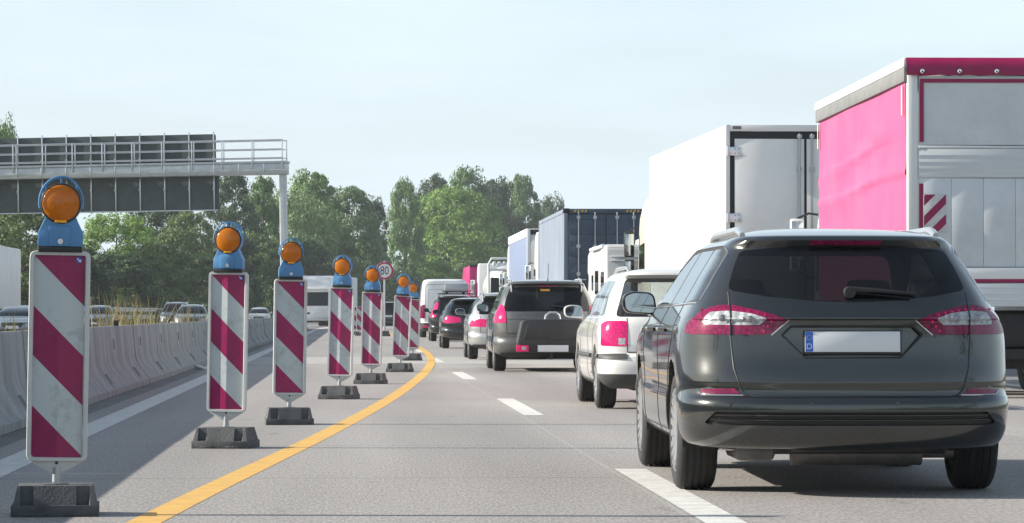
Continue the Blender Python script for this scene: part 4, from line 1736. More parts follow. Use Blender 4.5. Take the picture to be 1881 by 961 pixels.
t.prism(o_, 'y', -.035, -.01, .008)
t.build('lid', MATS['box_black'], bx)
t = MB()
t.tube([(-.125, .12, .89), (-.11, .12, .97), (-.05, .12, 1.015), (.05, .12, 1.015), (.11, .12, .97), (.125, .12, .89)], .022, 10)
t.build('handle', M_alu, bx)
t = MB()
t.box(-.62, .62, -.01, .05, .34, .47, .012)
t.box(-.09, .09, .05, .85, .36, .44, .01)
t.cyl((-.02, .1, .36), (-.02, .1, .22), .022, 8)
t.build('light_beam', M_black, bx)
for sd in (-1, 1):
    t = MB()
    t.box(sd * .52 - .105, sd * .52 + .105, -.045, -.01, .355, .465, .012)
    l_ = t.build('tail_light', M_red_lit, bx)
    t = MB()
    t.box(sd * .50 - .03, sd * .50 + .05, -.05, -.044, .385, .44, .004)
    t.build('clear_lens', M_clear, l_)
num_plate(bx, 0, -.03, .41, eu=False)

# ---- silver hatchback
L, W, H = 4.25, 1.77, 1.47
rows = generic_rows(L, W, H, belt=.95, rake=.42, nr=2.7, a=.6, low=.24, nose=1.1, ws=.95, bump=.05, tum=.72)
P_silver = paint('silver_metallic', (.40, .415, .42), metal=.6, rough=.34, amt=.2)
sv, _, svb = make_car(
    'hatchback', 'silver hatchback with roof rails, mostly hidden by the grey people carrier', 'car', (3.385, 71.75, 0), 0, rows, P_silver,
    dict(fine=.8, wheel_r=.315, axles=(.82, 3.42), half=.88, tyre_w=.21, arch_r=.362, spokes=7,
         cuts=[dict(view='rear', poly=fillet([(.40, .70), (.42, .86), (.60, .885), (.80, .86), (.86, .72)], .03, 2), key='tail', name='tail_light', mat=M_red_lit, mirror=True, rise=.008, lim=.02),
               dict(view='rear', poly=[(-.95, .05), (.95, .05), (.78, .33), (-.78, .33)], key='val', name='bumper_valance', mat=M_valance, lim=.0)]
         + glass_cuts(L, 1.1, .975, 1.335, .68, .56, .48, .95, 1.75, tail=.2, rear=[(-.66, .98), (-.54, 1.345), (.54, 1.345), (.66, .98)])
         + front_cuts(.88),
         seams=[('rear', [(-.62, .95), (-.62, .58), (.62, .58), (.62, .95)], .007), ('side', [(1.78, .96), (1.8, .32)], .006)],
         rails=(.5, 2.3, .55, 1.4, M_alu, .02), mirror_pos=(.97, 2.85, 1.04), mirror_mat=P_silver, dash_y=2.5, seat_y=(1.3, 2.15)))
num_plate(sv, 0, .045, .62)

# ---- black hatchback
L, W, H = 4.32, 1.79, 1.46
rows = generic_rows(L, W, H, belt=.95, rake=.46, nr=2.8, a=.6, low=.26, nose=1.1, ws=.95, bump=.05, tum=.70)
P_black = paint('black_car_paint', (.012, .013, .015), metal=.2, rough=.25, amt=.06)
bh, _, bhb = make_car(
    'hatchback', 'black five door hatchback with bright pink tail light, in front of the silver hatchback', 'car', (3.42, 94.4, 0), 0, rows, P_black,
    dict(fine=.8, wheel_r=.318, axles=(.84, 3.44), half=.885, tyre_w=.215, arch_r=.368, spokes=5, wstyle='twin',
         cuts=[dict(view='rear', poly=fillet([(.33, .76), (.35, .88), (.62, .925), (.78, .915), (.86, .74), (.62, .72)], .03, 2), key='tail', name='tail_light', mat=M_red_lit, mirror=True, rise=.008, lim=.02)]
         + glass_cuts(L, 1.1, .975, 1.32, .68, .56, .5, 1.0, 1.8, tail=.22, rear=[(-.66, .965), (-.54, 1.34), (.54, 1.34), (.66, .965)])
         + front_cuts(.88),
         seams=[('rear', [(-.62, .95), (-.62, .58), (.62, .58), (.62, .95)], .007), ('side', [(1.8, .96), (1.82, .32)], .006)],
         mirror_pos=(.97, 2.9, 1.04), mirror_mat=P_black, dash_y=2.55, seat_y=(1.3, 2.15)))
num_plate(bh, 0, .045, .60)
t = MB()
t.tube([(.0, .60, 1.43), (.0, .50, 1.56)], .005, 5)
t.build('aerial', M_black, bh)

# ---- black tall estate with roof box
L, W, H = 4.5, 1.82, 1.64
rows = generic_rows(L, W, H, belt=1.0, rake=.26, nr=3.2, a=.5, low=.26, nose=1.15, ws=.9, bump=.05, tum=.76)
bt, _, btb = make_car(
    'estate_car', 'tall black estate car with upright pillar lights and a silver roof box', 'car', (3.68, 118.7, 0), 0, rows, P_black,
    dict(fine=.8, wheel_r=.33, axles=(.88, 3.52), half=.9, tyre_w=.22, arch_r=.38, spokes=6, wstyle='plain',
         cuts=[dict(view='rear', poly=fillet([(.70, .86), (.60, 1.36), (.66, 1.42), (.74, 1.30), (.88, .98), (.90, .86)], .03, 2), key='tail', name='tail_light', mat=M_red_lit, mirror=True, rise=.01, lim=.02)]
         + glass_cuts(L, 1.15, 1.03, 1.50, .70, .58, .42, 1.0, 1.85, tail=.18, rear=[(-.60, 1.0), (-.54, 1.50), (.54, 1.50), (.60, 1.0)])
         + front_cuts(.9),
         seams=[('rear', [(-.68, .95), (-.68, .6), (.68, .6), (.68, .95)], .007), ('side', [(1.8, 1.0), (1.82, .34)], .006)],
         rails=(.45, 2.6, .58, 1.55, M_black, .02), mirror_pos=(.99, 3.0, 1.12), mirror_mat=P_black, dash_y=2.75, seat_y=(1.35, 2.2)))
num_plate(bt, 0, .045, .75)
rb = thing('roof_box', 'silver grey wedge roof box on top of the tall black estate car', 'roof box', (3.70, 119.2, 0))
t = MB()
pr = fillet([(0, 1.79), (0, 1.92), (.12, 2.08), (.5, 2.11), (1.5, 2.06), (2.05, 1.86), (2.05, 1.79)], .08, 3)
t.prism(pr, 'x', -.42, .46, .06)
t.build('shell', P_silver, rb)
t = MB()
t.box(-.43, .47, -.01, 2.06, 1.765, 1.80, .01)
t.build('base_tray', M_black, rb)
t = MB()
for y in (.45, 1.5):
    t.box(-.62, .62, y - .03, y + .03, 1.69, 1.73, .008)
    for x in (-.3, .3):
        t.box(x - .03, x + .03, y - .03, y + .03, 1.72, 1.77)
t.build('roof_bar', M_black, rb)

# ---- white van
van_rows = [
    (.26, .88, .25, 5.6, .4, 4.5, .5, 2.8), (.34, .93, .10, 5.75, .4, 4.5, .5, 2.8), (.46, .965, .02, 5.85, .4, 4.5, .6, 2.8), (.60, .975, .0, 5.86, .4, 4.5, .6, 2.8),
    (.63, .978, .07, 5.85, .4, 5, .6, 2.8), (.90, .99, .06, 5.75, .4, 5, .6, 2.8), (1.10, .992, .06, 5.45, .4, 5, .7, 2.8), (1.22, .99, .065, 5.0, .4, 5, .6, 3.0),
    (1.50, .975, .08, 4.72, .4, 5, .5, 3.0), (1.90, .94, .11, 4.30, .4, 5, .45, 3.0), (2.20, .905, .14, 3.92, .38, 5, .4, 3.0), (2.34, .87, .16, 3.6, .36, 4.5, .4, 3.0),
    (2.40, .80, .22, 3.3, .34, 4, .4, 2.8), (2.43, .60, .45, 3.0, .3, 3, .3, 2.6), (2.44, .05, 1.2, 2.4, .1, 2.5, .1, 2.4)]
P_van = paint('white_van_paint', (.78, .78, .78), metal=0, rough=.32, amt=.15)
vn, _, vnb = make_car(
    'delivery_van', 'high roofed white delivery van just right of the farthest amber lamp', 'van', (3.80, 137.8, 0), 0, van_rows, P_van,
    dict(fine=.8, wheel_r=.345, axles=(1.15, 4.80), half=.97, tyre_w=.23, arch_r=.42, spokes=6, wstyle='plain', taper=.02,
         cuts=[dict(view='rear', poly=fillet([(.80, .80), (.80, 1.36), (.90, 1.36), (.985, 1.30), (.985, .80)], .02, 2), key='tail', name='tail_light', mat=M_red, mirror=True, rise=.012, lim=.02),
               dict(view='rear', poly=fillet([(.62, .42), (.62, .50), (.90, .50), (.90, .42)], .02, 2), key='refl', name='bumper_reflector', mat=M_red_lit, mirror=True, rise=.006, lim=.02),
               dict(view='rear', poly=[(-1.1, .1), (1.1, .1), (1.1, .61), (-1.1, .61)], key='bump', name='rear_bumper', mat=M_valance, lim=-.2),
               dict(view='side', poly=fillet([(3.35, 1.30), (3.35, 1.95), (4.05, 1.95), (4.62, 1.30)], .05, 2), key='wf', name='side_window', mat=M_glass),
               dict(view='front', poly=fillet([(-.78, 1.26), (.78, 1.26), (.70, 2.12), (-.70, 2.12)], .08, 3), key='ws', name='windscreen', mat=M_glass)],
         seams=[('rear', [(0, .64), (0, 2.30)], .008), ('rear', [(-.78, .66), (-.78, 2.12), (-.70, 2.2), (.70, 2.2), (.78, 2.12), (.78, .66)], .008), ('rear', [(-.68, 1.2), (-.66, 2.0), (-.08, 2.0), (-.08, 1.2), (-.68, 1.2)], .006),
                ('side', [(3.3, .5), (3.3, 2.1)], .008), ('side', [(2.1, .5), (2.1, 2.1)], .008)],
         mirror_pos=(1.12, 4.35, 1.45), mirror_mat=M_black, dash_y=4.2, seats=False))
num_plate(vn, -.3, .055, .72)

# ---- far dark car beside the beacons
L, W, H = 4.5, 1.85, 1.72
rows = generic_rows(L, W, H, belt=1.05, rake=.30, nr=3.2, a=.5, low=.28, nose=1.1, ws=.9, bump=.05, tum=.76)
fd, _, fdb = make_car(
    'off_roader', 'black off-roader ahead of the beacons, seen through the gap under the 80 sign', 'car', (2.15, 203, 0), 0, rows, P_black,
    dict(fine=.6, wheel_r=.36, axles=(.88, 3.55), half=.915, tyre_w=.24, arch_r=.41, spokes=6, wstyle='plain',
         cuts=[dict(view='rear', poly=fillet([(.74, .86), (.72, 1.10), (.84, 1.10), (.90, .86)], .03, 2), key='tail', name='tail_light', mat=M_red, mirror=True, rise=.01, lim=.02)]
         + glass_cuts(L, 1.1, 1.08, 1.56, .72, .6, .42, 1.0, 1.85, tail=.14, rear=[(-.68, 1.10), (-.60, 1.56), (.60, 1.56), (.68, 1.10)]),
         mirror_pos=(1.0, 3.0, 1.16), mirror_mat=P_black, seats=False))
num_plate(fd, 0, .03, .84)


# ---- oncoming cars beyond the barrier
def oncoming(name, label, x, y, dims, pt, rails=False, turn=0.0, lit=False):
    L, W, H, belt, nose = dims
    rws = generic_rows(L, W, H, belt=belt, rake=.35, nr=2.8, a=.55, low=.24, nose=nose, ws=.9, bump=.05, tum=.72)
    hw = W / 2
    cs = glass_cuts(L, nose, belt + .03, H - .13, hw * .78, hw * .64, .5, 1.0, 1.85, tail=.2, rear=[(-hw * .74, belt + .02), (-hw * .62, H - .13), (hw * .62, H - .13), (hw * .74, belt + .02)]) + front_cuts(hw, zl=belt - .36, gz=(.48, belt - .22))
    for q in cs:
        if q['key'] in ('ws', 'wf'):
            q['mat'] = M_glass_dark
    o, _, bv = make_car(name, label, 'car', (x, y, 0), PI + turn, rws, pt,
                        dict(fine=.55, wheel_r=.32, axles=(.85, L - .85), half=hw - .01, tyre_w=.21, arch_r=.37, spokes=7, wstyle='plain', cuts=cs,
                             rails=(.5, 2.4, hw * .62, H - .05, M_alu, .02) if rails else None, mirror_pos=(hw + .08, L - nose - .3, belt + .09), mirror_mat=pt, seats=False))
    h = surf(bv, (0, .40), 'front')
    t = MB()
    t.box(-.26, .26, h.y, h.y + .014, .41, .52, .003)
    t.build('number_plate', M_plate, o)
    return o


GO = 'oncoming cars beyond the barrier'
P_dkblue = paint('dark_blue_paint', (.03, .045, .07), metal=.4, rough=.3, amt=.1)
P_ltblue = paint('pale_blue_silver', (.16, .19, .22), metal=.5, rough=.33, amt=.15)
P_grn = paint('grey_green_paint', (.10, .12, .12), metal=.4, rough=.33, amt=.15)
M_bright = mat('white_metallic', (.42, .46, .48), .3, metal=.3, coat=1.0)
for args in (
        ('off_roader', 'dark blue oncoming off-roader with pale roof rails behind the tufts of dry grass', -10.6, 203, (4.6, 1.88, 1.70, 1.06, 1.15), P_dkblue, True),
        ('family_car', 'grey green oncoming car partly behind the second largest beacon', -8.75, 184, (4.5, 1.80, 1.50, .96, 1.15), P_grn, True),
        ('saloon_car', 'pale blue silver oncoming car just right of the largest beacon', -13.95, 186, (4.6, 1.80, 1.46, .94, 1.2), P_ltblue, False),
        ('saloon_car', 'pale oncoming car below the rear end of the white trailer at the barrier', -13.2, 134, (4.5, 1.78, 1.30, .86, 1.2), P_ltblue, False),
        ('compact_car', 'pale silver oncoming car between the second and third largest beacons', -9.3, 272, (4.2, 1.76, 1.50, .97, 1.0), M_bright, False),
        ('compact_car', 'dark oncoming car at the photo centre left, behind the pale silver one', -8.8, 300, (4.3, 1.78, 1.56, 1.0, 1.0), P_dkblue, False),
        ('saloon_car', 'dark green oncoming car in front of the white lorry cab', -3.9, 216, (4.4, 1.78, 1.42, .93, 1.15), P_grn, False)):
    nm, lab, x, y, dims, pt, rl = args
    oncoming(nm, lab, x + bend(y), y, dims, pt, rl)['group'] = GO
# ------------------------------------------------------------------ lorries
M_cabw = mat('cab_white', (.76, .76, .75), .35, var=.04, coat=.6, dirt=(.4, .38, .35), dirt_amt=.3)
M_boxw = mat('box_white', (.80, .80, .79), .4, var=.02, vscale=1.2, dirt=(.50, .49, .47), dirt_amt=.35, dirt_scale=.9)
M_panelgrey = mat('panel_light_grey', (.66, .70, .725), .45, var=.05, vscale=1.5, dirt=(.34, .34, .34), dirt_amt=.5, dirt_scale=1.1)
M_magenta = mat('magenta_tarpaulin', (.30, .006, .075), .45, var=.12, vscale=2.5, bump=.25, bscale=5)
M_pink = mat('pink_curtain', (.44, .066, .19), .5, var=.07, vscale=1.0, bump=.12, bscale=2.5, dirt=(.55, .18, .28), dirt_amt=.4, dirt_scale=.8)
M_gasket = mat('door_gasket', (.02, .022, .024), .7)
M_bandgrey = mat('roof_band_grey', (.16, .165, .165), .6, var=.2)
M_hatch_w = mat('reflective_white', (.6, .6, .6), .4, var=.15, vscale=20)


def truck_wheels(root, ys, half=1.23, r=.5, twin=True):
    for y in ys:
        for sd in (-1, 1):
            w = .50 if twin else .30
            add_wheel(root, sd * (half - w / 2), y, r, w, r * .58, 8, 'plain')


def cab(root, y0, m, W=2.5, H=3.7, mirror_back=None, wheels=True, visor=True, mir=.20, mdz=0.0):
    """forward control lorry cab, forward is +y from y0"""
    h = W / 2
    t = MB()
    q = min(1.0, H / 3.4)
    out = [(0, .62), (.25, .45), (2.16, .42), (2.26, .55), (2.30, .95), (2.27, 1.55), (2.06, 2.72 * q), (1.86, 3.05 * q), (1.35, H - .12), (.7, H), (0, H - .02)]
    t.prism([(y0 + y, z) for y, z in out], 'x', -h, h, .055)
    b = t.build('cab', m, root)
    t = MB()
    t.prism([(y0 + 2.272, 1.60), (y0 + 2.284, 1.60), (y0 + 2.090, 2.66 * q), (y0 + 2.078, 2.66 * q)], 'x', -h + .14, h - .14)
    t.build('windscreen', M_glass_dark, b)
    t = MB()
    t.box(-h + .18, h - .18, y0 + 2.285, y0 + 2.312, .62, 1.42, .01)
    g = t.build('grille', M_panelgrey, b)
    for z in (.80, .96, 1.12, 1.28):
        t = MB()
        t.box(-h + .22, h - .22, y0 + 2.306, y0 + 2.33, z - .035, z + .035, .008)
        t.build('slat', m, g)
    for sd in (-1, 1):
        t = MB()
        t.obox((sd * (h - .28), y0 + 2.275, .66), (.40, .06, .20), (0, 0, 0), .03)
        t.build('headlight', M_clear, b)
        t = MB()
        xx = sd * (h + .002)
        qq = [(y0 + .95, 1.72 * q), (y0 + 2.06, 1.66 * q), (y0 + 1.93, 2.45 * q), (y0 + .95, 2.5 * q)]
        t.prism(qq, 'x', xx - .004, xx + .004)
        t.build('side_window', M_glass_dark, b)
        t = MB()
        xm = sd * (h + mir)
        ym = y0 + 1.98
        t.box(xm - .10, xm + .10, ym - .07, ym + .07, 2.12 + mdz, 2.62 + mdz, .03)
        t.box(xm - .10, xm + .10, ym - .075, ym + .075, 1.84 + mdz, 2.07 + mdz, .03)
        mo = t.build('mirror', mirror_back or M_black, root)
        t = MB()
        t.tube([(sd * (h - .02), ym, 2.68 + mdz), (sd * (h + .12), ym, 2.70 + mdz), (xm, ym, 2.62 + mdz)], .018, 8)
        t.tube([(sd * (h - .02), ym, 1.72 + mdz), (sd * (h + .12), ym, 1.74 + mdz), (xm, ym, 1.86 + mdz)], .018, 8)
        t.build('mirror_arm', M_black, mo)
        t = MB()
        t.box(xm - .085, xm + .085, ym - .078, ym - .072, 2.15 + mdz, 2.58 + mdz, .002)
        t.box(xm - .085, xm + .085, ym - .083, ym - .077, 1.87 + mdz, 2.04 + mdz, .002)
        t.build('mirror_glass', M_mirror, mo)
    if visor:
        t = MB()
        t.obox((0, y0 + 2.20, 2.84 * q), (W - .2, .05, .26), (R(-25), 0, 0), .015)
        t.build('sun_visor', M_black if visor == 'dark' else m, b)
    if wheels:
        for sd in (-1, 1):
            add_wheel(root, sd * (h - .16), y0 + 1.35, .5, .30, .29, 8, 'plain')
    return b


def chassis(root, L, z=1.0, tail=True, y0=0.0):
    t = MB()
    for x in (-.42, .42):
        t.box(x - .05, x + .05, y0 + .15, y0 + L, z - .28, z - .02, .005)
    for k in range(int(L / 1.6)):
        t.box(-.42, .42, y0 + .4 + k * 1.6, y0 + .48 + k * 1.6, z - .22, z - .08)
    t.build('chassis', M_dark, root)
    if tail:
        t = MB()
        t.box(-1.20, 1.20, y0 + .05, y0 + .17, .46, .58, .01)
        for x in (-.5, .5):
            t.box(x - .04, x + .04, y0 + .08, y0 + .16, .5, z - .1)
        t.build('underrun_bar', M_dark, root)
        for sd in (-1, 1):
            t = MB()
            t.box(sd * .92 - .24, sd * .92 + .24, y0 + .02, y0 + .10, .68, .80, .012)
            t.build('tail_light', M_red, root)


# ---- lorry with the pink curtain, nearest on the right
tr = thing('curtain_lorry', 'lorry with bright pink side curtain and grey panelled tail, right of the dark grey estate', 'lorry', (7.80, 38.8, 0), -R(.95))
LB = 8.5
t = MB()
t.box(-1.255, 1.255, .03, LB, 1.12, 3.86, .01)
core = t.build('cargo_body', M_panelgrey, tr)
# rear: header, upper panel, joint rail, ribbed lower doors
t = MB()
t.box(-1.275, -1.155, -.02, .10, 1.10, 3.84, .012)
t.box(1.155, 1.275, -.02, .10, 1.10, 3.84, .012)
t.each('corner_post', M_cabw, tr)
t = MB()
t.box(-1.14, 1.14, -.012, .03, 2.985, 3.80, .004)
for z in (3.262, 3.53):
    t.box(-1.135, 1.135, -.0135, -.0115, z, z + .006)
t.build('upper_panel', M_panelgrey, tr, smooth=False)
t = MB()
t.box(-1.15, 1.15, -.035, .02, 2.945, 2.975, .004)
t.box(-1.15, 1.15, -.022, .02, 2.60, 2.943, .006)
for z in (2.66, 2.74, 2.82):
    t.box(-1.14, 1.14, -.0235, -.02, z, z + .045)
t.build('rail_panel', mat('aluminium_panel', (.62, .65, .67), .45, metal=.0, var=.08, vscale=2, stretch=(.3, 1, 6)), tr)
t = MB()
x = -1.14
for k in range(6):
    t.box(x + .002, x + .378, -.014, .03, 1.55, 2.592, .0012)
    x += .38
t.build('door_panel', M_panelgrey, tr)
t = MB()
t.box(-1.275, 1.275, -.06, .04, 1.37, 1.54, .012)
t.build('sill_board', M_boxw, tr)
t = MB()
t.box(-1.275, 1.275, -.064, -.060, 1.365, 1.405)
t.build('sill_stripe', M_magenta, tr, smooth=False)
t = MB()
t.box(-1.22, 1.22, -.05, .05, 1.08, 1.36, .015)
for z in (1.15, 1.22, 1.29):
    t.box(-1.2, 1.2, -.056, -.05, z, z + .03, .003)
t.build('tail_lift', M_panelgrey, tr)
t = MB()
t.box(-1.13, 1.13, -.0235, -.018, 3.72, 3.765)
t.box(-1.135, -1.085, -.0235, -.018, 3.02, 3.72)
t.box(1.085, 1.135, -.0235, -.018, 3.02, 3.72)
t.box(-1.14, -1.09, -.0195, -.014, 1.96, 2.53)
t.box(1.09, 1.14, -.0195, -.014, 1.96, 2.53)
t.each('contour_marking', M_magenta, tr, smooth=False)
# tarpaulin header over the tail, with eyelets
t = MB()
n = 24
top, low, bot = [], [], []
for k in range(n + 1):
    xx = -1.29 + 2.58 * k / n
    wv = .012 * math.sin(k * 2.1) + .008 * math.sin(k * 5.3)
    top.append(t.bm.verts.new((xx, -.02, 4.015)))
    low.append(t.bm.verts.new((xx, -.055 + wv, 3.90 + wv * .3)))
    bot.append(t.bm.verts.new((xx, -.048 - wv, 3.805 + wv * .4)))
bk = [t.bm.verts.new((-1.29 + 2.58 * k / n, .35, 4.02)) for k in range(n + 1)]
for A, B in ((bk, top), (top, low), (low, bot)):
    for k in range(n):
        t.bm.faces.new((A[k], A[k + 1], B[k + 1], B[k]))
hdr = t.build('tarpaulin_header', M_magenta, tr, angle=80)
for k in range(6):
    t = MB()
    xx = -1.11 + k * .44
    t.lathe([(.010, -.082), (.026, -.080), (.028, -.06), (.010, -.06)], (xx, 0, 3.85), 'y', 16, closed=True)
    t.build('eyelet', M_chrome, hdr)
# side curtains with two sagging folds, roof edge
for sd in (-1, 1):
    t = MB()
    cols = []
    rows_z = [1.10, 1.6, 2.2, 2.5, 2.58, 2.63, 2.66, 2.72, 2.9, 2.98, 3.04, 3.08, 3.12, 3.3, 3.6, 3.74]
    nn = 40
    for k in range(nn + 1):
        y = .12 + (LB - .2) * k / nn
        col = []
        for z in rows_z:
            dz1 = z - (2.63 + .03 * math.sin(y * .7) - .012 * (y - 4))
            dz2 = z - (3.06 + .03 * math.sin(y * .5 + 1) - .025 * (y - 4))
            bulge =   .026 * math.exp(-(dz1 / .035) ** 2) + .026 * math.exp(-(dz2 / .035) ** 2) + .006 * math.sin(y * 1.3 + z * 2)
            col.append(t.bm.verts.new((sd * (1.275 + bulge), y, z)))
        cols.append(col)
    for A, B in zip(cols, cols[1:]):
        for k in range(len(rows_z) - 1):
            t.bm.faces.new((A[k], B[k], B[k + 1], A[k + 1]))
    t.build('side_curtain', M_pink, tr, angle=80)
    t = MB()
    t.box(sd * 1.285 - .03, sd * 1.285 + .03, .02, LB, 3.735, 3.905, .01)
    t.build('roof_band', M_bandgrey, tr)
    t = MB()
    t.box(sd * 1.285 - .036, sd * 1.285 + .036, .05, LB + .03, 3.905, 4.02, .02)
    t.build('roof_edge', M_boxw, tr)
    t = MB()
    for yy in (.22, LB - .22):
        t.box(sd * 1.306 - .003, sd * 1.306 + .003, yy, yy + .06, 3.35, 3.70)
    t.each('reflex_marker', mat('reflex_cream', (.72, .66, .42), .4), tr, smooth=False)
    t = MB()
    t.box(sd * 1.268 - .012, sd * 1.268 + .012, .05, LB, 1.02, 1.13, .006)
    t.build('side_raves', M_alu, tr)
t = MB()
t.box(-1.25, 1.25, .3, LB, 3.86, 4.0, .02)
t.build('roof', M_boxw, tr)
# hatched board at the tail
for sd in (-1, 1):
    t = MB()
    t.box(sd * .955 - .14, sd * .955 + .14, -.028, -.016, 1.96, 2.41, .003)
    hb = t.build('warning_board', M_hatch_w, tr)
    for k in range(3):
        # diagonal red bars, clipped to the board
        z0_ = 1.985 + k * .235 - .19
        poly = [(-.13, z0_), (.13, z0_ + .26), (.13, z0_ + .375), (-.13, z0_ + .115)]

        def clip(P, zl, up):
            out = []
            for a, b in zip(P, P[1:] + P[:1]):
                ia, ib = (a[1] >= zl) == up, (b[1] >= zl) == up
                if ia:
                    out.append(a)
                if ia != ib:
                    f = (zl - a[1]) / (b[1] - a[1])
                    out.append((a[0] + (b[0] - a[0]) * f, zl))
            return out
        poly = clip(poly, 1.97, True)
        poly = clip(poly, 2.40, False) if poly else poly
        if len(poly) >= 3:
            t = MB()
            t.prism([(sd * .955 + (x if sd < 0 else -x), z) for x, z in poly], 'y', -.0305, -.028)
            t.each('red_bar', M_magenta, hb, smooth=False)
chassis(tr, LB + 1.6, 1.06)
t = MB()
t.box(-1.2, 1.2, .12, .7, .60, 1.0, .02)
t.box(-1.15, 1.15, .3, .66, .34, .60, .03)
t.build('tail_lift_gear', M_dark, tr)
t = MB()
t.box(-.42, -.34, .085, .1, .80, .95, .004)
t.build('rating_plate', M_panelgrey, tr)
t = MB()
t.tube([(-1.2, .02, .86), (-1.25, -.06, .86)], .03, 8)
t.build('position_light', M_clear, tr)
truck_wheels(tr, (2.2, 3.5))
for sd in (-1, 1):
    t = MB()
    t.box(sd * .98 - .28, sd * .98 + .28, 1.45, 1.47, .16, .95, .006)
    t.build('mud_flap', M_rubber, tr)
cab(tr, LB + .2, M_cabw, W=2.06, H=2.72, mirror_back=M_cabw, mir=.30, mdz=-.20)

# ---- white box lorry
bw = thing('box_lorry', 'tall plain white box lorry with hinged grey tail doors, ahead of the pink curtain lorry', 'lorry', (7.20, 52.6, 0), R(1.1))
LB = 11.0
t = MB()
t.box(-1.28, 1.28, .04, LB, 1.05, 4.0, .012)
t.build('cargo_body', M_boxw, bw)
t = MB()
t.box(-1.285, -1.21, -.03, .05, 1.0, 4.005, .01)
t.box(1.21, 1.285, -.03, .05, 1.0, 4.005, .01)
t.box(-1.21, 1.21, -.03, .05, 3.90, 4.005, .008)
t.box(-1.21, 1.21, -.03, .05, .98, 1.10, .008)
t.build('door_frame', M_cabw, bw)
t = MB()
t.box(-1.205, 1.205, -.008, .04, 1.11, 3.895)
t.build('gasket', M_gasket, bw, smooth=False)
for sd in (-1, 1):
    t = MB()
    t.box(min(sd * .02, sd * 1.135), max(sd * .02, sd * 1.135), -.022, -.002, 1.16, 3.78, .006)
    d = t.build('door', M_boxw, bw)
    for z in (3.58, 2.52, 1.5):
        t = MB()
        x0, x1 = sorted((sd * 1.285, sd * 1.03))
        t.box(x0, x1, -.046, -.023, z - .07, z + .07, .006)
        t.cyl((sd * 1.25, -.05, z - .075), (sd * 1.25, -.05, z + .075), .02, 10)
        h = t.each('hinge', M_alu, d)[0]
        t = MB()
        for xx in (1.07, 1.13):
            for zz in (-.035, .035):
                t.cyl((sd * xx, -.05, z + zz), (sd * xx, -.046, z + zz), .009, 8)
        t.each('hinge_bolt', M_dark, d)
    t = MB()
    t.cyl((sd * .10, -.055, 1.12), (sd * .10, -.055, 3.86), .017, 10)
    for z in (1.3, 2.3, 3.3, 3.82):
        t.box(sd * .10 - .04, sd * .10 + .04, -.06, -.02, z - .03, z + .03, .005)
    t.build('lock_rod', M_steel, d)
t = MB()
for sd in (-1, 1):
    t.box(sd * 1.1 - .07, sd * 1.1 + .07, -.034, -.028, 3.93, 3.98)
t.each('marker_light', M_bandgrey, bw, smooth=False)
for sd in (-1, 1):
    t = MB()
    t.box(sd * 1.283 - .006, sd * 1.283 + .006, .05, LB, 3.90, 3.985, .003)
    t.box(sd * 1.283 - .006, sd * 1.283 + .006, .05, LB, 1.02, 1.14, .003)
    t.box(sd * 1.283 - .006, sd * 1.283 + .006, LB - .09, LB, 1.14, 3.90, .003)
    t.build('edge_profile', M_alu if False else M_cabw, bw)
chassis(bw, LB + 1.6, 1.0)
truck_wheels(bw, (2.6, 3.9))
cab(bw, LB + .35, mat('cab_cream', (.66, .62, .52), .4, coat=.5), mirror_back=M_black, H=3.25)

# ---- motorhome
mh = thing('motorhome', 'white motorhome with flat rear wall between the container lorry and the white estate', 'motorhome', (7.42, 82.0, 0))
t = MB()
out = fillet([(0, .55), (-.02, 1.4), (.08, 2.62), (.25, 2.72), (5.2, 2.76), (6.6, 2.60), (6.75, 2.05), (6.3, 1.95), (6.9, 1.15), (7.1, .55)], .1, 3)
t.prism(out, 'x', -1.14, 1.14, .06)
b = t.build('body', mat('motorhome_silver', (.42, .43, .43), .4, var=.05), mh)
t = MB()
t.prism(fillet([(-.55, 1.55), (.55, 1.55), (.5, 2.1), (-.5, 2.1)], .08, 3), 'y', -.015, .03)
t.build('rear_window', M_glass_dark, mh)
t = MB()
for z in (1.2, 1.30, 2.30, 2.40):
    t.box(-1.05, 1.05, -.012, .05 if z > 2 else .0, z, z + .03, .004)
t.each('wall_rib', M_panelgrey, mh)
for sd in (-1, 1):
    t = MB()
    t.box(sd * .92 - .10, sd * .92 + .10, -.05, -.0, .75, 1.12, .02)
    t.build('tail_light', M_red, mh)
    for y0_, y1_, z0_, z1_ in ((.9, 1.9, 1.55, 2.05), (2.8, 3.9, 1.5, 2.1), (4.6, 5.1, 1.6, 2.0)):
        t = MB()
        t.prism(fillet([(y0_, z0_), (y1_, z0_), (y1_, z1_), (y0_, z1_)], .06, 2), 'x', sd * 1.14 - .012, sd * 1.14 + .012)
        t.build('side_window', M_glass_dark, mh)
    t = MB()
    for k, (ya, yb_) in enumerate(((.3, 1.6), (1.2, 3.2), (2.6, 5.0))):
        t.prism([(ya, 1.02 + .07 * k), (yb_, 1.25 + .07 * k), (yb_ + .3, 1.30 + .07 * k), (ya + .1, 1.06 + .07 * k)], 'x', sd * 1.1425 - .003, sd * 1.1425 + .003)
    t.each('decor_band', M_panelgrey, mh, smooth=False)
    t = MB()
    t.tube([(sd * 1.14, 1.0, 2.70), (sd * 1.20, 2.6, 2.66), (sd * 1.20, 4.6, 2.66)], .05, 8)
    t.build('awning', M_panelgrey, mh)
t = MB()
t.box(-.30, .42, .7, 1.6, 2.70, 2.86, .04)
t.build('roof_hatch', M_cabw, mh)
t = MB()
t.box(-1.1, 1.1, -.10, .06, .42, .66, .03)
t.build('rear_bumper', M_panelgrey, mh)
num_plate(mh, 0, -.105, .56, eu=False)
for y in (1.9, 5.6):
    for sd in (-1, 1):
        add_wheel(mh, sd * 1.0, y, .34, .22, .21, 8, 'plain')
t = MB()
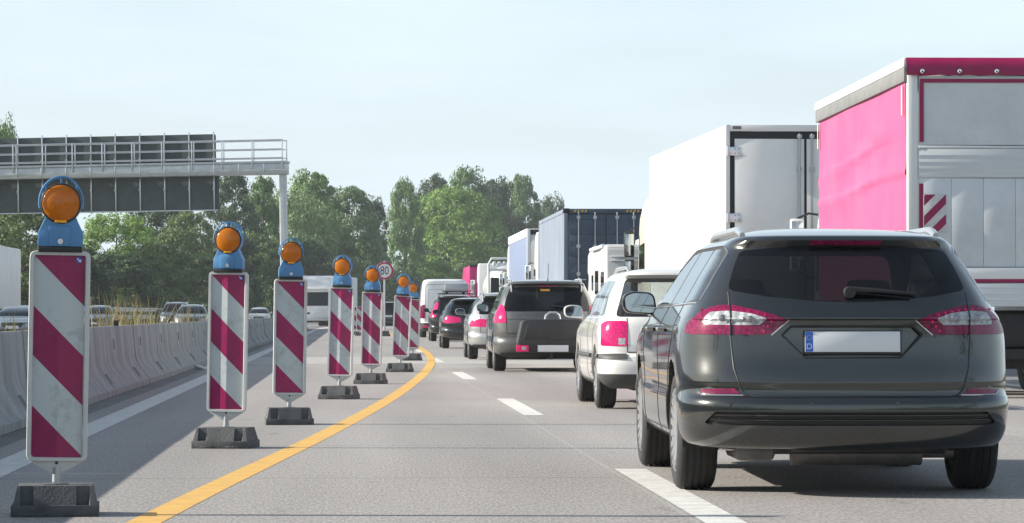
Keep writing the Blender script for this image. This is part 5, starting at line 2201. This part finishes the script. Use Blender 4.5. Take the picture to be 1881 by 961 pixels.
t.box(-1.0, 1.0, .3, 6.6, .32, .56, .02)
t.build('underbody', M_dark, mh)

# ---- container lorry
M_contside = mat('container_blue_paint', (.16, .20, .265), .6, var=.10, vscale=1.3, dirt=(.24, .27, .31), dirt_amt=.85, dirt_scale=.7, stretch=(1, 1, .4))
M_contdoor = mat('container_door_shaded', (.052, .078, .12), .5, var=.15, vscale=2, dirt=(.08, .09, .11), dirt_amt=.4)  # container blue again, darker: the shade on the doors is put into the colour
ct = thing('container_lorry', 'lorry hauling a dark blue corrugated shipping container with lock rods on its doors', 'lorry', (7.32, 95.8, 0))
LB = 13.0
zb_, zt_ = 1.14, 4.03
t = MB()
t.box(-1.17, 1.17, .12, LB - .1, zb_ + .05, zt_ - .04)
t.build('container_core', M_contside, ct, smooth=False)
for sd in (-1, 1):
    t = MB()
    prev = None
    y = .16
    k = 0
    while y < LB - .2:
        for dy, dx in ((0, 0), (.07, .034), (.14, .034), (.21, 0)):
            yy = y + dy
            xx = sd * (1.178 + dx)
            a, b_ = t.bm.verts.new((xx, yy, zb_ + .12)), t.bm.verts.new((xx, yy, zt_ - .1))
            if prev:
                t.bm.faces.new((prev[0], a, b_, prev[1]))
            prev = (a, b_)
        y += .28
    t.build('corrugated_wall', M_contside, ct, angle=20)
    t = MB()
    t.box(sd * 1.195 - .03, sd * 1.195 + .03, .02, LB, zt_ - .12, zt_, .008)
    t.box(sd * 1.195 - .03, sd * 1.195 + .03, .02, LB, zb_, zb_ + .13, .008)
    t.box(sd * 1.17 - .055, sd * 1.17 + .055, .0, .14, zb_, zt_, .006)
    t.box(sd * 1.17 - .055, sd * 1.17 + .055, LB - .12, LB, zb_, zt_, .006)
    t.build('rail', M_contside, ct)
    for z in (zb_ + .06, zt_ - .06):
        t = MB()
        t.box(sd * 1.155 - .09, sd * 1.155 + .09, -.012, .17, z - .068, z + .072, .012)
        t.build('corner_casting', M_dark, ct)
    t = MB()
    x0, x1 = sorted((sd * .02, sd * 1.10))
    t.box(x0, x1, .03, .07, zb_ + .12, zt_ - .16, .005)
    for k in range(4):
        t.box(x0 + .05, x1 - .05, .014, .03, zb_ + .22 + k * .64, zb_ + .66 + k * .64, .012)
    d = t.build('container_door', M_contdoor, ct)
    for xx in (.32, .80):
        t = MB()
        t.cyl((sd * xx, -.02, zb_ + .06), (sd * xx, -.02, zt_ - .1), .020, 10)
        for z in (zb_ + .2, zb_ + 1.0, zb_ + 1.8, zt_ - .25):
            t.box(sd * xx - .055, sd * xx + .055, -.035, .03, z - .05, z + .05, .006)
        t.box(sd * xx - .02, sd * xx + .22, -.05, -.03, zb_ + .82, zb_ + .86, .004)
        t.build('lock_rod', M_steel, d)
t = MB()
t.box(-1.07, 1.07, .0, .10, zt_ - .13, zt_, .006)
t.box(-1.07, 1.07, .0, .10, zb_, zb_ + .11, .006)
hd = t.each('door_header', M_contdoor, ct)[0]
M_hz = mat('hazard_yellow', (.62, .42, .05), .5)
for sd in (-1, 1):
    t = MB()
    for k in range(4):
        x = sd * (.60 + .105 * k)
        t.prism([(x - .028, zt_ - .10), (x + .022, zt_ - .10), (x + .058, zt_ - .03), (x + .008, zt_ - .03)], 'y', -.004, .001)
    t.each('hazard_stripe', M_hz, hd, smooth=False)
chassis(ct, LB + 1, 1.12)
truck_wheels(ct, (2.0, 3.3, 4.6))
cab(ct, LB + .45, M_cabw, mirror_back=M_cabw)

# ---- pale blue curtain lorry
M_blucurt = mat('pale_blue_curtain', (.16, .20, .31), .5, var=.05, vscale=1, bump=.15, bscale=2)
bl = thing('curtain_lorry', 'lorry with a pale blue side curtain and white roof edge, ahead of the blue container', 'lorry', (7.42, 117.0, 0))
LB = 13.6
t = MB()
t.box(-1.25, 1.25, .05, LB, 1.12, 3.9, .01)
t.build('cargo_body', M_boxw, bl)
for sd in (-1, 1):
    t = MB()
    t.box(sd * 1.268 - .012, sd * 1.268 + .012, .14, LB - .1, 1.05, 3.70, .004)
    t.build('side_curtain', M_blucurt, bl)
    t = MB()
    t.box(sd * 1.27 - .04, sd * 1.27 + .04, .0, LB, 3.70, 4.0, .03)
    t.build('roof_edge', M_boxw, bl)
    t = MB()
    t.box(sd * 1.22 - .06, sd * 1.22 + .06, -.03, .13, 1.0, 3.98, .01)
    t.each('corner_post', M_cabw, bl)
    t = MB()
    x0, x1 = sorted((sd * .02, sd * 1.14))
    t.box(x0, x1, .0, .05, 1.2, 3.78, .006)
    d = t.build('door', M_panelgrey, bl)
    t = MB()
    t.box(sd * .87 - .05, sd * .87 + .05, -.008, .0, 1.25, 3.70)
    t.box(min(sd * .06, sd * .87), max(sd * .06, sd * .87), -.008, .0, 3.62, 3.70)
    t.build('yellow_outline', mat('dull_yellow', (.48, .36, .06), .5), d, smooth=False)
    for xx in (.12, .55):
        t = MB()
        t.cyl((sd * xx, -.03, 1.1), (sd * xx, -.03, 3.85), .018, 8)
        t.build('lock_rod', M_dark, d)
t = MB()
t.box(-1.16, 1.16, -.02, .08, 3.80, 3.97, .01)
t.build('door_header', M_gasket, bl)
t = MB()
t.box(-1.24, 1.24, .02, LB, 3.9, 3.99, .02)
t.build('roof', M_boxw, bl)
chassis(bl, LB + 1, 1.05)
truck_wheels(bl, (2.2, 3.5, 4.8))
cab(bl, LB + .4, M_cabw, mirror_back=M_cabw)

# ---- bulk tanker
tk = thing('bulk_tanker', 'white framed bulk tanker with silver tank, between pale blue and magenta lorries', 'lorry', (7.25, 148.0, 0))
t = MB()
pr = [(.10, .25), (.80, .35), (1.05, .7), (1.10, 1.2), (1.10, 9.4), (1.02, 9.8), (.6, 10.1), (.1, 10.2)]
t.lathe(pr, (0, 0, 2.15), 'y', 32)
t.build('tank', mat('tank_silver', (.55, .57, .58), .35, metal=.55, var=.08), tk)
t = MB()
q = [(-1.2, 0, .9), (-1.2, 0, 3.2), (-1.08, 0, 3.45), (1.08, 0, 3.45), (1.2, 0, 3.2), (1.2, 0, .9)]
t.tube(q, .055, 8)
t.tube([(-1.2, 0, 2.95), (1.2, 0, 2.95)], .05, 8)
t.build('rear_frame', M_cabw, tk)
t = MB()
for k in range(9):
    t.box(-1.0 + k * .23, -.86 + k * .23, .1, .5, 3.14, 3.32, .03)
t.build('hose_rack', M_panelgrey, tk)
t = MB()
t.box(-1.1, -.72, .02, .3, 1.2, 2.6, .02)
t.build('equipment_locker', M_black, tk)
t = MB()
for x in (.3, .7):
    t.tube([(x, -.02, .7), (x, -.02, 3.4)], .025, 6)
for k in range(9):
    t.tube([(.3, -.02, .9 + .29 * k), (.7, -.02, .9 + .29 * k)], .018, 6)
t.build('ladder', M_alu, tk)
chassis(tk, 11, 1.1)
truck_wheels(tk, (2.0, 3.3, 4.6))
cab(tk, 10.6, M_cabw, mirror_back=M_cabw, H=3.4)

# ---- far magenta lorry
fm = thing('box_lorry', 'small looking magenta tailed lorry far ahead, left of the bulk tanker', 'lorry', (8.48, 205, 0))
M_mag2 = mat('magenta_paint', (.36, .006, .11), .4, var=.08)
LB = 12
t = MB()
t.box(-1.275, 1.275, .05, LB, 1.05, 3.95, .03)
t.build('cargo_body', M_mag2, fm)
t = MB()
t.box(-1.28, 1.28, .0, .12, 3.9, 4.02, .01)
t.build('door_header', M_dark, fm)
for sd in (-1, 1):
    t = MB()
    x0, x1 = sorted((sd * .01, sd * 1.2))
    t.box(x0, x1, .0, .05, 1.1, 3.86, .006)
    d = t.build('door', M_mag2, fm)
    t = MB()
    t.box(sd * .86 - .07, sd * .86 + .07, -.01, .0, 1.15, 3.84, .003)
    t.build('bright_band', mat('bright_magenta', (.62, .01, .22), .4), d)
t = MB()
t.prism([(-.5, 2.2), (-.2, 2.35), (.1, 2.35), (.1, 3.0), (-.3, 3.05), (-.35, 2.75), (-.12, 2.7), (-.15, 2.5), (-.5, 2.3)], 'y', -.014, -.005)
t.cyl((-.66, -.014, 3.40), (-.66, -.004, 3.40), .11, 16)
t.each('emblem', M_panelgrey, fm, smooth=False)
t = MB()
t.box(-.85, .3, -.013, -.004, 1.62, 1.70)
t.box(-.55, .3, -.013, -.004, 1.28, 1.40)
t.each('caption_band', mat('pale_pink', (.62, .32, .42), .5), fm, smooth=False)
chassis(fm, LB + 1, 1.0)
truck_wheels(fm, (2.2, 3.5))
cab(fm, LB + .3, M_mag2)

# ---- oncoming lorries
ol = thing('oncoming_lorry', 'oncoming white lorry cab with a plain grey box trailer, seen between the beacons', 'lorry', (-3.85 + bend(258), 260.6, 0), PI - R(7.5))
cab(ol, 0, M_cabw, W=2.5, H=3.95, visor=True)
t = MB()
t.box(-1.275, 1.275, -14.1, -.5, 1.05, 3.95, .02)
t.build('box_trailer', M_panelgrey, ol)
t = MB()
t.box(-.5, .5, -14, .5, .75, 1.03)
t.build('chassis', M_dark, ol)
for y in (-11.5, -10.2, -8.9):
    for sd in (-1, 1):
        add_wheel(ol, sd * 1.0, y, .5, .4, .29, 8, 'plain')
ow = thing('oncoming_lorry', 'white ribbed lorry trailer at the photo\'s left edge beyond the barrier', 'lorry', (-16.5, 139.6, 0), PI)
LB = 13.6
t = MB()
t.box(-1.25, 1.25, -LB - .3, -.3, 1.22, 3.95, .01)
t.build('cargo_body', M_boxw, ow)
for sd in (-1, 1):
    t = MB()
    for k in range(62):
        y = -LB - .22 + k * .22
        t.box(sd * 1.255 - .012, sd * 1.255 + .012, y, y + .15, 1.28, 3.90, .005)
    t.build('ribbed_wall', M_boxw, ow)
chassis(ow, LB, 1.2, tail=False, y0=-LB - .3)
t = MB()
t.box(-1.22, 1.22, -LB - .28, -LB - .2, 1.0, 1.22, .02)
t.build('rear_beam', M_cabw, ow)
truck_wheels(ow, (-12.2, -10.9, -9.6))
cab(ow, 0, M_cabw)

# ------------------------------------------------------------------ sign gantry
M_board = mat('sign_back_grey', (.055, .072, .075), .6, var=.10, vscale=1.5, dirt=(.10, .12, .12), dirt_amt=.4)
GY = 168.0
gt = thing('sign_gantry', 'grey steel gantry with railed walkway, carrying dark backs of big road signs', 'sign gantry', (at(524, GY), GY, 0), R(-11.5))
gt.rotation_euler = (0, R(-.7), R(-11.5))
t = MB()
t.prism(fillet([(-.17, -.2), (.17, -.2), (.17, .2), (-.17, .2)], .06, 3), 'z', 0, 8.06)
t.prism([(-.3, -.32), (.3, -.32), (.3, .32), (-.3, .32)], 'z', 0, .06)
t.build('column', M_steel, gt)
t = MB()
t.prism(fillet([(-.17, -.2), (.17, -.2), (.17, .2), (-.17, .2)], .06, 3), 'z', 0, 8.06)
c2 = t.build('column', M_steel, gt)
c2.location = (-22.0, 0, 0)
t = MB()
t.box(-22.3, .22, -.40, .40, 8.02, 8.58, .02)
t.box(-22.3, .26, -.46, .46, 8.58, 8.70, .01)
t.box(-22.3, .22, -.43, -.40, 8.22, 8.28)
t.build('beam', M_steel, gt)
t = MB()
for k in range(17):
    x = -.9 - k * 1.29
    t.box(x - .03, x + .03, -.45, -.41, 8.10, 8.60, .005)
t.each('beam_bracket', M_alu, gt)
for y, off in ((-.50, 0.0), (.50, -.14)):
    t = MB()
    for z in (8.86, 9.30, 9.76):
        t.tube([(-22.2, y, z), (.12, y, z)], .032 if z > 9.5 else .026, 8)
    t.build('handrail', M_alu, gt)
    for k in range(15):
        x = .08 - k * 1.56 + (off if k else 0)
        t = MB()
        t.box(x - .028, x + .028, y - .03, y + .03, 8.30 if y < 0 else 8.6, 9.78, .006)
        t.build('railing_post', M_alu, gt)
SX1 = -3.62
for z0_, z1_, x1 in ((8.02 + .62, 10.18, SX1 - .04), (6.28, 8.40, SX1 + .12)):
    t = MB()
    t.prism(fillet([(-22.4, z0_), (x1, z0_), (x1, z1_), (-22.4, z1_)], .10, 3), 'y', .72, .80)
    bd = t.build('sign_board', M_board, gt)
    t = MB()
    for k in range(15):
        x = SX1 - .12 - k * 1.29
        t.box(x - .03, x + .03, .62, .715, z0_ - (.02 if z0_ < 8 else .0), z1_ + (.12 if z0_ > 8 else 0), .006)
    t.each('stiffener', M_alu, bd)
    t = MB()
    t.box(-22.4, x1 - .06, .69, .718, z0_ + .01, z0_ + .05)
    t.build('edge_rail', M_alu, bd)
    t = MB()
    for k in range(15):
        x = SX1 - .12 - k * 1.29
        zc_ = 8.95 if z0_ > 8 else 7.40
        t.box(x - .06, x + .06, .56, .63, zc_ - .09, zc_ + .09, .01)
    t.each('clamp', M_steel, bd)

# ------------------------------------------------------------------ far guard rail
grl = thing('guard_rail', 'long galvanised double guard rail on posts along the far edge of the oncoming carriageway', 'guard rail', (0, 0, 0))
for zc_ in (.72, 1.28):
    t = MB()
    prev = None
    for k in range(101):
        y = 100 + k * 4.0
        x = -17.2 + bend(y)
        pr = [(0, -.155), (.045, -.10), (.045, -.06), (0, 0), (.045, .06), (.045, .10), (0, .155)]
        ring = [t.bm.verts.new((x + a, y, zc_ + b)) for a, b in pr]
        if prev:
            for i in range(6):
                t.bm.faces.new((prev[i], prev[i + 1], ring[i + 1], ring[i]))
        prev = ring
    t.build('rail', M_steel, grl, angle=30)
t = MB()
t.box(-.06, -.01, -.05, .05, 0, 1.45, .006)
p0 = t.build('rail_post', M_steel, grl)
for k in range(80):
    y = 100 + k * 4.0
    o = p0 if k == 0 else p0.copy()
    if k:
        COL.objects.link(o)
        o.parent = grl
    o.location = (-17.2 + bend(y), y, 0)
# ------------------------------------------------------------------ trees, bushes, grass
def leaf_mat(name, col, col2, trans=.35):
    m = bpy.data.materials.new(name)
    m.use_nodes = True
    nt = m.node_tree
    b = nt.nodes['Principled BSDF']
    out = nt.nodes['Material Output']
    b.inputs['Roughness'].default_value = .55
    b.inputs['Specular IOR Level'].default_value = .35
    tc = nt.nodes.new('ShaderNodeTexCoord')
    n = nt.nodes.new('ShaderNodeTexNoise')
    n.inputs['Scale'].default_value = .55
    n.inputs['Detail'].default_value = 6
    n.inputs['Roughness'].default_value = .8
    oi = nt.nodes.new('ShaderNodeObjectInfo')
    va = nt.nodes.new('ShaderNodeVectorMath')
    va.operation = 'ADD'
    nt.links.new(tc.outputs['Object'], va.inputs[0])
    nt.links.new(oi.outputs['Location'], va.inputs[1])
    nt.links.new(va.outputs[0], n.inputs['Vector'])
    rp = nt.nodes.new('ShaderNodeValToRGB')
    rp.color_ramp.elements[0].position, rp.color_ramp.elements[1].position = .35, .65
    rp.color_ramp.elements[0].color = (*col, 1)
    rp.color_ramp.elements[1].color = (*col2, 1)
    nt.links.new(n.outputs['Fac'], rp.inputs['Fac'])
    nt.links.new(rp.outputs['Color'], b.inputs['Base Color'])
    tl = nt.nodes.new('ShaderNodeBsdfTranslucent')
    nt.links.new(rp.outputs['Color'], tl.inputs['Color'])
    mx = nt.nodes.new('ShaderNodeMixShader')
    mx.inputs[0].default_value = trans
    nt.links.new(b.outputs[0], mx.inputs[1])
    nt.links.new(tl.outputs[0], mx.inputs[2])
    nt.links.new(mx.outputs[0], out.inputs['Surface'])
    return m


M_leaf = {
    'dark': leaf_mat('leaf_dark', (0.037, 0.073, 0.037), (0.088, 0.146, 0.061)),
    'mid': leaf_mat('leaf_mid', (0.083, 0.165, 0.059), (0.171, 0.278, 0.095)),
    'bright': leaf_mat('leaf_bright', (0.140, 0.250, 0.055), (0.250, 0.384, 0.098), .45),
    'grey': leaf_mat('leaf_greygreen', (0.128, 0.205, 0.091), (0.232, 0.327, 0.146)),
    'olive': leaf_mat('leaf_olive', (0.081, 0.132, 0.046), (0.171, 0.227, 0.076)),
}
M_bark = mat('bark', (.10, .085, .065), .9, var=.35, vscale=6, bump=.6, bscale=12)


def crown_data(seed, shape, nclump, nleaf, leaf):
    """unit crown: z from 0 to 1, radius up to .5; leaves gathered in clumps with gaps between"""
    rg = random.Random(seed)
    vs, fs = [], []

    def env(z):
        if shape == 'poplar':
            return .5 * min(1, (z + .02) / .22) ** .7 * max(0, 1 - z) ** .42 * 1.12
        if shape == 'round':
            return .5 * math.sqrt(max(0, 1 - ((z - .46) / .56) ** 2))
        if shape == 'bush':
            return .5 * math.sqrt(max(0, 1 - (max(0, z - .25) / .77) ** 2))
        return .5 * math.sqrt(max(0, 1 - ((z - .5) / .52) ** 2)) * (1 - .25 * z)
    lob = [(rg.uniform(0, 2 * PI), rg.uniform(.15, .9), rg.uniform(.75, 1.2)) for _ in range(9)]
    for c in range(nclump):
        z = rg.uniform(.02, .99)
        e = env(z)
        a = rg.uniform(0, 2 * PI)
        k = 1.0
        for la, lz, ls in lob:
            da = (a - la + PI) % (2 * PI) - PI
            k += (ls - 1) * math.exp(-(da / .6) ** 2 - ((z - lz) / .16) ** 2) * 1.4
        rad = e * k * (1 - .65 * rg.random() ** 2.2)
        cx, cy, cz = rad * math.cos(a), rad * math.sin(a), z
        cr = (.045 + .09 * rg.random() ** 1.3) * (1.25 if shape in ('bush', 'round') else 1.0)
        outw = Vector((math.cos(a), math.sin(a), .45 + .5 * (z - .4)))
        outw.normalize()
        for _ in range(nleaf):
            # points towards the outer skin of a flattened blob
            d = Vector((rg.gauss(0, 1), rg.gauss(0, 1), rg.gauss(0, 1))).normalized()
            rr_ = cr * (rg.random() ** .35)
            p = Vector((cx, cy, cz)) + Vector((d.x * rr_, d.y * rr_, d.z * rr_ * .62))
            nrm = (d * .8 + outw * .5 + Vector((rg.gauss(0, .55), rg.gauss(0, .55), rg.gauss(0, .55)))).normalized()
            u = nrm.orthogonal().normalized()
            q = Matrix.Rotation(rg.uniform(0, 2 * PI), 3, nrm)
            u = q @ u
            w = nrm.cross(u)
            s = leaf * rg.uniform(.6, 1.3)
            i0 = len(vs)
            vs += [p - u * s, p + w * s * .55, p + u * s, p - w * s * .55]
            fs.append((i0, i0 + 1, i0 + 2, i0 + 3))
    me = bpy.data.meshes.new('crown')
    me.from_pydata([tuple(v) for v in vs], [], fs)
    return me


CROWNS = {}


def crown_for(shape, var):
    key = (shape, var)
    if key not in CROWNS:
        cfg = {'poplar': (165, 130, .0150), 'round': (175, 120, .0165), 'bush': (170, 120, .019), 'open': (150, 110, .0155)}[shape]
        CROWNS[key] = crown_data(hash(shape) % 7 if False else {'poplar': 11, 'round': 23, 'bush': 37, 'open': 51}[shape] + var * 101, shape, *cfg)
    return CROWNS[key]


CROWN_MESH = {}


def make_tree(name, label, cat, x, y, h, w, shape, leaf, var=0, low=.12, group=None, rz=None):
    rg = random.Random(int(x * 13 + y * 7))
    o = thing(name, label, cat, (x, y, -.02), rg.uniform(0, 6.28) if rz is None else rz, group)
    key = (shape, var, leaf)
    if key not in CROWN_MESH:
        me = crown_for(shape, var).copy()
        me.name = 'crown'
        me.materials.append(M_leaf[leaf])
        CROWN_MESH[key] = me
    c = bpy.data.objects.new('crown' if shape != 'bush' else 'foliage', CROWN_MESH[key])
    COL.objects.link(c)
    c.parent = o
    c.location = (0, 0, h * low)
    c.scale = (w, w, h * (1 - low))
    t = MB()
    tr_ = max(.06, h * .016)
    if shape == 'bush':
        for k in range(5):
            a = 2 * PI * k / 5 + .4
            t.tube([(0, 0, 0), (math.cos(a) * w * .1, math.sin(a) * w * .1, h * .3), (math.cos(a) * w * .26, math.sin(a) * w * .26, h * .7)], [tr_ * .9, tr_ * .6, tr_ * .25], 6)
        t.build('stem', M_bark, o)
    else:
        t.tube([(0, 0, 0), (.05 * w * .2, 0, h * .25), (-.02 * w, .02 * w, h * .55), (0, 0, h * .93)], [tr_, tr_ * .8, tr_ * .5, tr_ * .12], 8)
        for k in range(9):
            a = k * 2.4
            z = h * (.22 + .065 * k)
            L_ = w * .36 * (1 - .06 * k)
            t.tube([(0, 0, z), (math.cos(a) * L_ * .5, math.sin(a) * L_ * .5, z + L_ * .45), (math.cos(a) * L_, math.sin(a) * L_, z + L_ * .95)], [tr_ * .4, tr_ * .28, tr_ * .08], 6)
        t.build('trunk', M_bark, o)
    return o


def px_tree(u, top, wpx, d, *a, **k):
    """bearing, skyline height and spread measured in the photograph, set at distance d"""
    s = F_PX / d
    h = 1.0 + (576 - top) / s
    return at(u, d), d, h, 1.28 * wpx / s


TREES = [
    # u, top, width, distance, kind, category, shape, leaf, variant, low, label
    (10, 232, 62, 262, 'tree', 'round', 'mid', 0, .15, 'tree whose pale crown tip clears the sign gantry at the left edge'),
    (42, 388, 150, 232, 'tree', 'round', 'olive', 1, .05, 'broad glossy dark tree filling the gap left of the largest beacon'),
    (215, 392, 150, 285, 'tree', 'open', 'bright', 0, .04, 'bright yellow green feathery tree just right of the largest beacon'),
    (292, 372, 110, 318, 'tree', 'round', 'dark', 1, .1, 'dark tree seen under the sign boards behind the yellow green feathery one'),
    (345, 392, 105, 312, 'tree', 'open', 'olive', 1, .06, 'mottled olive tree just left of the second largest beacon'),
    (428, 322, 105, 365, 'poplar_tree', 'poplar', 'dark', 0, .1, 'tall near black poplar between the sign end and the gantry column'),
    (484, 326, 80, 372, 'poplar_tree', 'poplar', 'mid', 1, .1, 'slim poplar directly left of the gantry column top'),
    (575, 318, 120, 408, 'poplar_tree', 'poplar', 'mid', 2, .1, 'tall poplar with ragged pale top right of the gantry column'),
    (535, 358, 125, 384, 'willow_tree', 'round', 'grey', 0, .05, 'grey green rounded willow in front of the poplars at the gantry column'),
    (642, 344, 120, 424, 'poplar_tree', 'poplar', 'grey', 1, .08, 'poplar with sunlit pale left flank in the middle of the left tree group'),
    (688, 368, 56, 446, 'poplar_tree', 'poplar', 'dark', 2, .05, 'rightmost dark poplar of the left group, beside the gap of sky'),
    (745, 338, 60, 470, 'poplar_tree', 'round', 'mid', 1, .06, 'rounded poplar right of the gap of sky above the speed sign'),
    (838, 352, 165, 500, 'tree', 'round', 'bright', 1, .04, 'big bright green tree standing out in front of the dark right group'),
    (800, 330, 90, 530, 'poplar_tree', 'poplar', 'dark', 0, .06, 'dark poplar behind the left side of the big bright green tree'),
    (860, 316, 110, 535, 'poplar_tree', 'poplar', 'mid', 0, .06, 'tallest poplar of the right group, above the big bright green tree'),
    (910, 330, 90, 550, 'poplar_tree', 'poplar', 'dark', 2, .06, 'dark poplar between the tallest poplar and the two crowned one'),
    (958, 322, 84, 575, 'poplar_tree', 'poplar', 'mid', 1, .06, 'broad poplar with cleft top above the blue container lorries'),
    (1016, 358, 58, 600, 'tree', 'open', 'dark', 0, .06, 'small ragged tree at the right end of the tree line'),
    (1005, 400, 90, 590, 'tree', 'round', 'dark', 0, .05, 'low dark tree behind the top of the blue container'),
    (930, 400, 120, 560, 'tree', 'round', 'dark', 1, .03, 'dark rounded tree behind the pale blue curtain lorry'),
]
for (u, top, wpx, d, nm, shape, leaf, var, low, lab) in TREES:
    x, y, h, w = px_tree(u, top, wpx, d)
    make_tree(nm, lab, 'tree', x, y, h, w, shape, leaf, var, low)
BUSHES = [
    (120, 440, 130, 240, 'dark', 0, 'dark bush behind the lower half of the largest beacon lamp'),
    (215, 470, 130, 268, 'dark', 1, 'shaded bush under the yellow green feathery tree'),
    (290, 455, 120, 285, 'olive', 0, 'olive bush behind the two oncoming cars'),
    (355, 470, 110, 300, 'dark', 1, 'dark bush left of the second largest beacon panel'),
    (405, 430, 120, 330, 'dark', 0, 'dark tall bush behind the second largest beacon lamp'),
    (470, 436, 110, 348, 'olive', 1, 'yellowish olive bush between the second and third largest beacons'),
    (545, 445, 120, 376, 'dark', 0, 'dark bush behind the third largest beacon'),
    (612, 438, 110, 408, 'olive', 0, 'olive topped bush above the white lorry cab'),
    (660, 446, 95, 424, 'dark', 1, 'dark bush above the grey trailer of the oncoming lorry'),
    (735, 500, 110, 455, 'dark', 0, 'low dark bush behind the round speed sign'),
    (790, 484, 110, 472, 'bright', 1, 'light green bush at the foot of the big bright green tree, above the white van'),
    (868, 474, 95, 492, 'olive', 0, 'olive bush just left of the magenta lorry'),
    (930, 480, 110, 520, 'dark', 1, 'dark bush hidden mostly by the bulk tanker'),
    (-10, 470, 130, 236, 'dark', 0, 'dark bush over the white ribbed trailer at the left edge'),
]
for (u, top, wpx, d, leaf, var, lab) in BUSHES:
    x, y, h, w = px_tree(u, top, wpx, d)
    make_tree('bush', lab, 'bush', x, y, h, w, 'bush', leaf, var, .0)

# far wood closing the view at the end of the bend: one mass nobody could count
rg = random.Random(5)
vs, fs = [], []
for k in range(9000):
    y = rg.uniform(560, 680)
    u = rg.uniform(-120, 1300)
    x = at(u, y)
    p = Vector((x, y, abs(rg.gauss(0, 4.2)) + .2 + 1.5 * math.sin(x * .11) ** 2))
    n = Vector((rg.gauss(0, 1), rg.gauss(0, 1), rg.gauss(0, 1))).normalized()
    a = n.orthogonal().normalized()
    b = n.cross(a)
    s = rg.uniform(.5, 1.1)
    i0 = len(vs)
    vs += [p - a * s, p + b * s * .7, p + a * s, p - b * s * .7]
    fs.append((i0, i0 + 1, i0 + 2, i0 + 3))
for k in range(5200):  # unseen roadside trees behind the camera, added for reflections in the car paint
    sd = -1 if k % 2 else 1
    y = rg.uniform(-170, 6)
    x = sd * (24 + abs(rg.gauss(0, 5))) + (-6 if sd < 0 else 2) - .06 * y * 0
    p = Vector((x, y, rg.random() ** .8 * (7.5 + 3 * math.sin(y * .13) + 2.5 * math.sin(y * .31 + sd)) + .1))
    n = Vector((rg.gauss(0, 1), rg.gauss(0, 1), rg.gauss(0, 1))).normalized()
    a = n.orthogonal().normalized()
    b = n.cross(a)
    s = rg.uniform(.4, .9)
    i0 = len(vs)
    vs += [p - a * s, p + b * s * .7, p + a * s, p - b * s * .7]
    fs.append((i0, i0 + 1, i0 + 2, i0 + 3))
me = bpy.data.meshes.new('woods')
me.from_pydata([tuple(v) for v in vs], [], fs)
o = finish(me, 'woods', M_leaf['dark'], smooth=False)
tag(o, kind='stuff')

# dry grass and weeds on the median strip behind the barrier
rg = random.Random(9)
vs, fs, mi = [], [], []


def blade(x, y, z, h, lean, wd, m):
    a = rg.uniform(0, 2 * PI)
    dx, dy = math.cos(a) * lean, math.sin(a) * lean
    px, py = -math.sin(rg.uniform(-.6, .6) + PI / 2) * wd, math.cos(rg.uniform(-.6, .6) + PI / 2) * wd * .4
    i0 = len(vs)
    for f, ww in ((0, 1), (.35, .85), (.7, .6), (1, .08)):
        cx, cy = x + dx * f * f * h, y + dy * f * f * h
        vs.append((cx - px * ww, cy - py * ww, z + h * f * (1 - .1 * lean * f)))
        vs.append((cx + px * ww, cy + py * ww, z + h * f * (1 - .1 * lean * f)))
    for k in range(3):
        fs.append((i0 + 2 * k, i0 + 2 * k + 1, i0 + 2 * k + 3, i0 + 2 * k + 2))
        mi.append(m)


spots = []
for u0, u1, n, hh in ((-8, 48, 22, 1.08), (158, 200, 14, 1.10), (198, 232, 36, 1.34), (236, 285, 44, 1.38), (285, 330, 16, 1.15), (332, 380, 24, 1.32), (455, 496, 18, 1.2), (560, 600, 14, 1.1), (386, 450, 14, 1.1)):
    for _ in range(n):
        u = rg.uniform(u0, u1)
        xx = rg.uniform(-4.25, -3.62)
        y = xx / ((u - 940.5) / F_PX + .0479)
        if 22 < y < 230:
            spots.append((xx, y, hh))
for (x, y, hh) in spots:
    for _ in range(rg.randint(1, 4)):
        z_h = hh * rg.uniform(.62, 1.0) * (1 if rg.random() < .8 else 1.12)
        blade(x + rg.gauss(0, .10), y + rg.gauss(0, .25), 0, z_h, rg.uniform(.02, .38), rg.uniform(.006, .013), 0 if rg.random() < .72 else 1)
for _ in range(900):
    blade(rg.uniform(-4.3, -3.55), rg.uniform(18, 200), 0, rg.uniform(.2, .8), rg.uniform(.1, .5), rg.uniform(.008, .016), 0 if rg.random() < .5 else 1)
me = bpy.data.meshes.new('dry_grass')
me.from_pydata(vs, [], fs)
me.materials.append(mat('straw', (.42, .33, .16), .8, var=.3, vscale=4))
me.materials.append(mat('weed_green', (.14, .17, .05), .8, var=.3, vscale=4))
me.polygons.foreach_set('material_index', mi)
o = bpy.data.objects.new('dry_grass', me)
COL.objects.link(o)
tag(o, kind='stuff')
# ------------------------------------------------------------------ summer haze
mh_ = bpy.data.materials.new('haze')
mh_.use_nodes = True
mh_.node_tree.nodes.clear()
ho_ = mh_.node_tree.nodes.new('ShaderNodeOutputMaterial')
hv_ = mh_.node_tree.nodes.new('ShaderNodeVolumePrincipled')
hv_.inputs['Color'].default_value = (0.86, 0.93, 1.0, 1)
hv_.inputs['Density'].default_value = 0.00018
mh_.node_tree.links.new(hv_.outputs[0], ho_.inputs['Volume'])
t = MB()
t.box(-180, 180, -190, 760, -1.02, 40)
hz = t.build('haze', mh_, smooth=False)
tag(hz, kind='stuff')
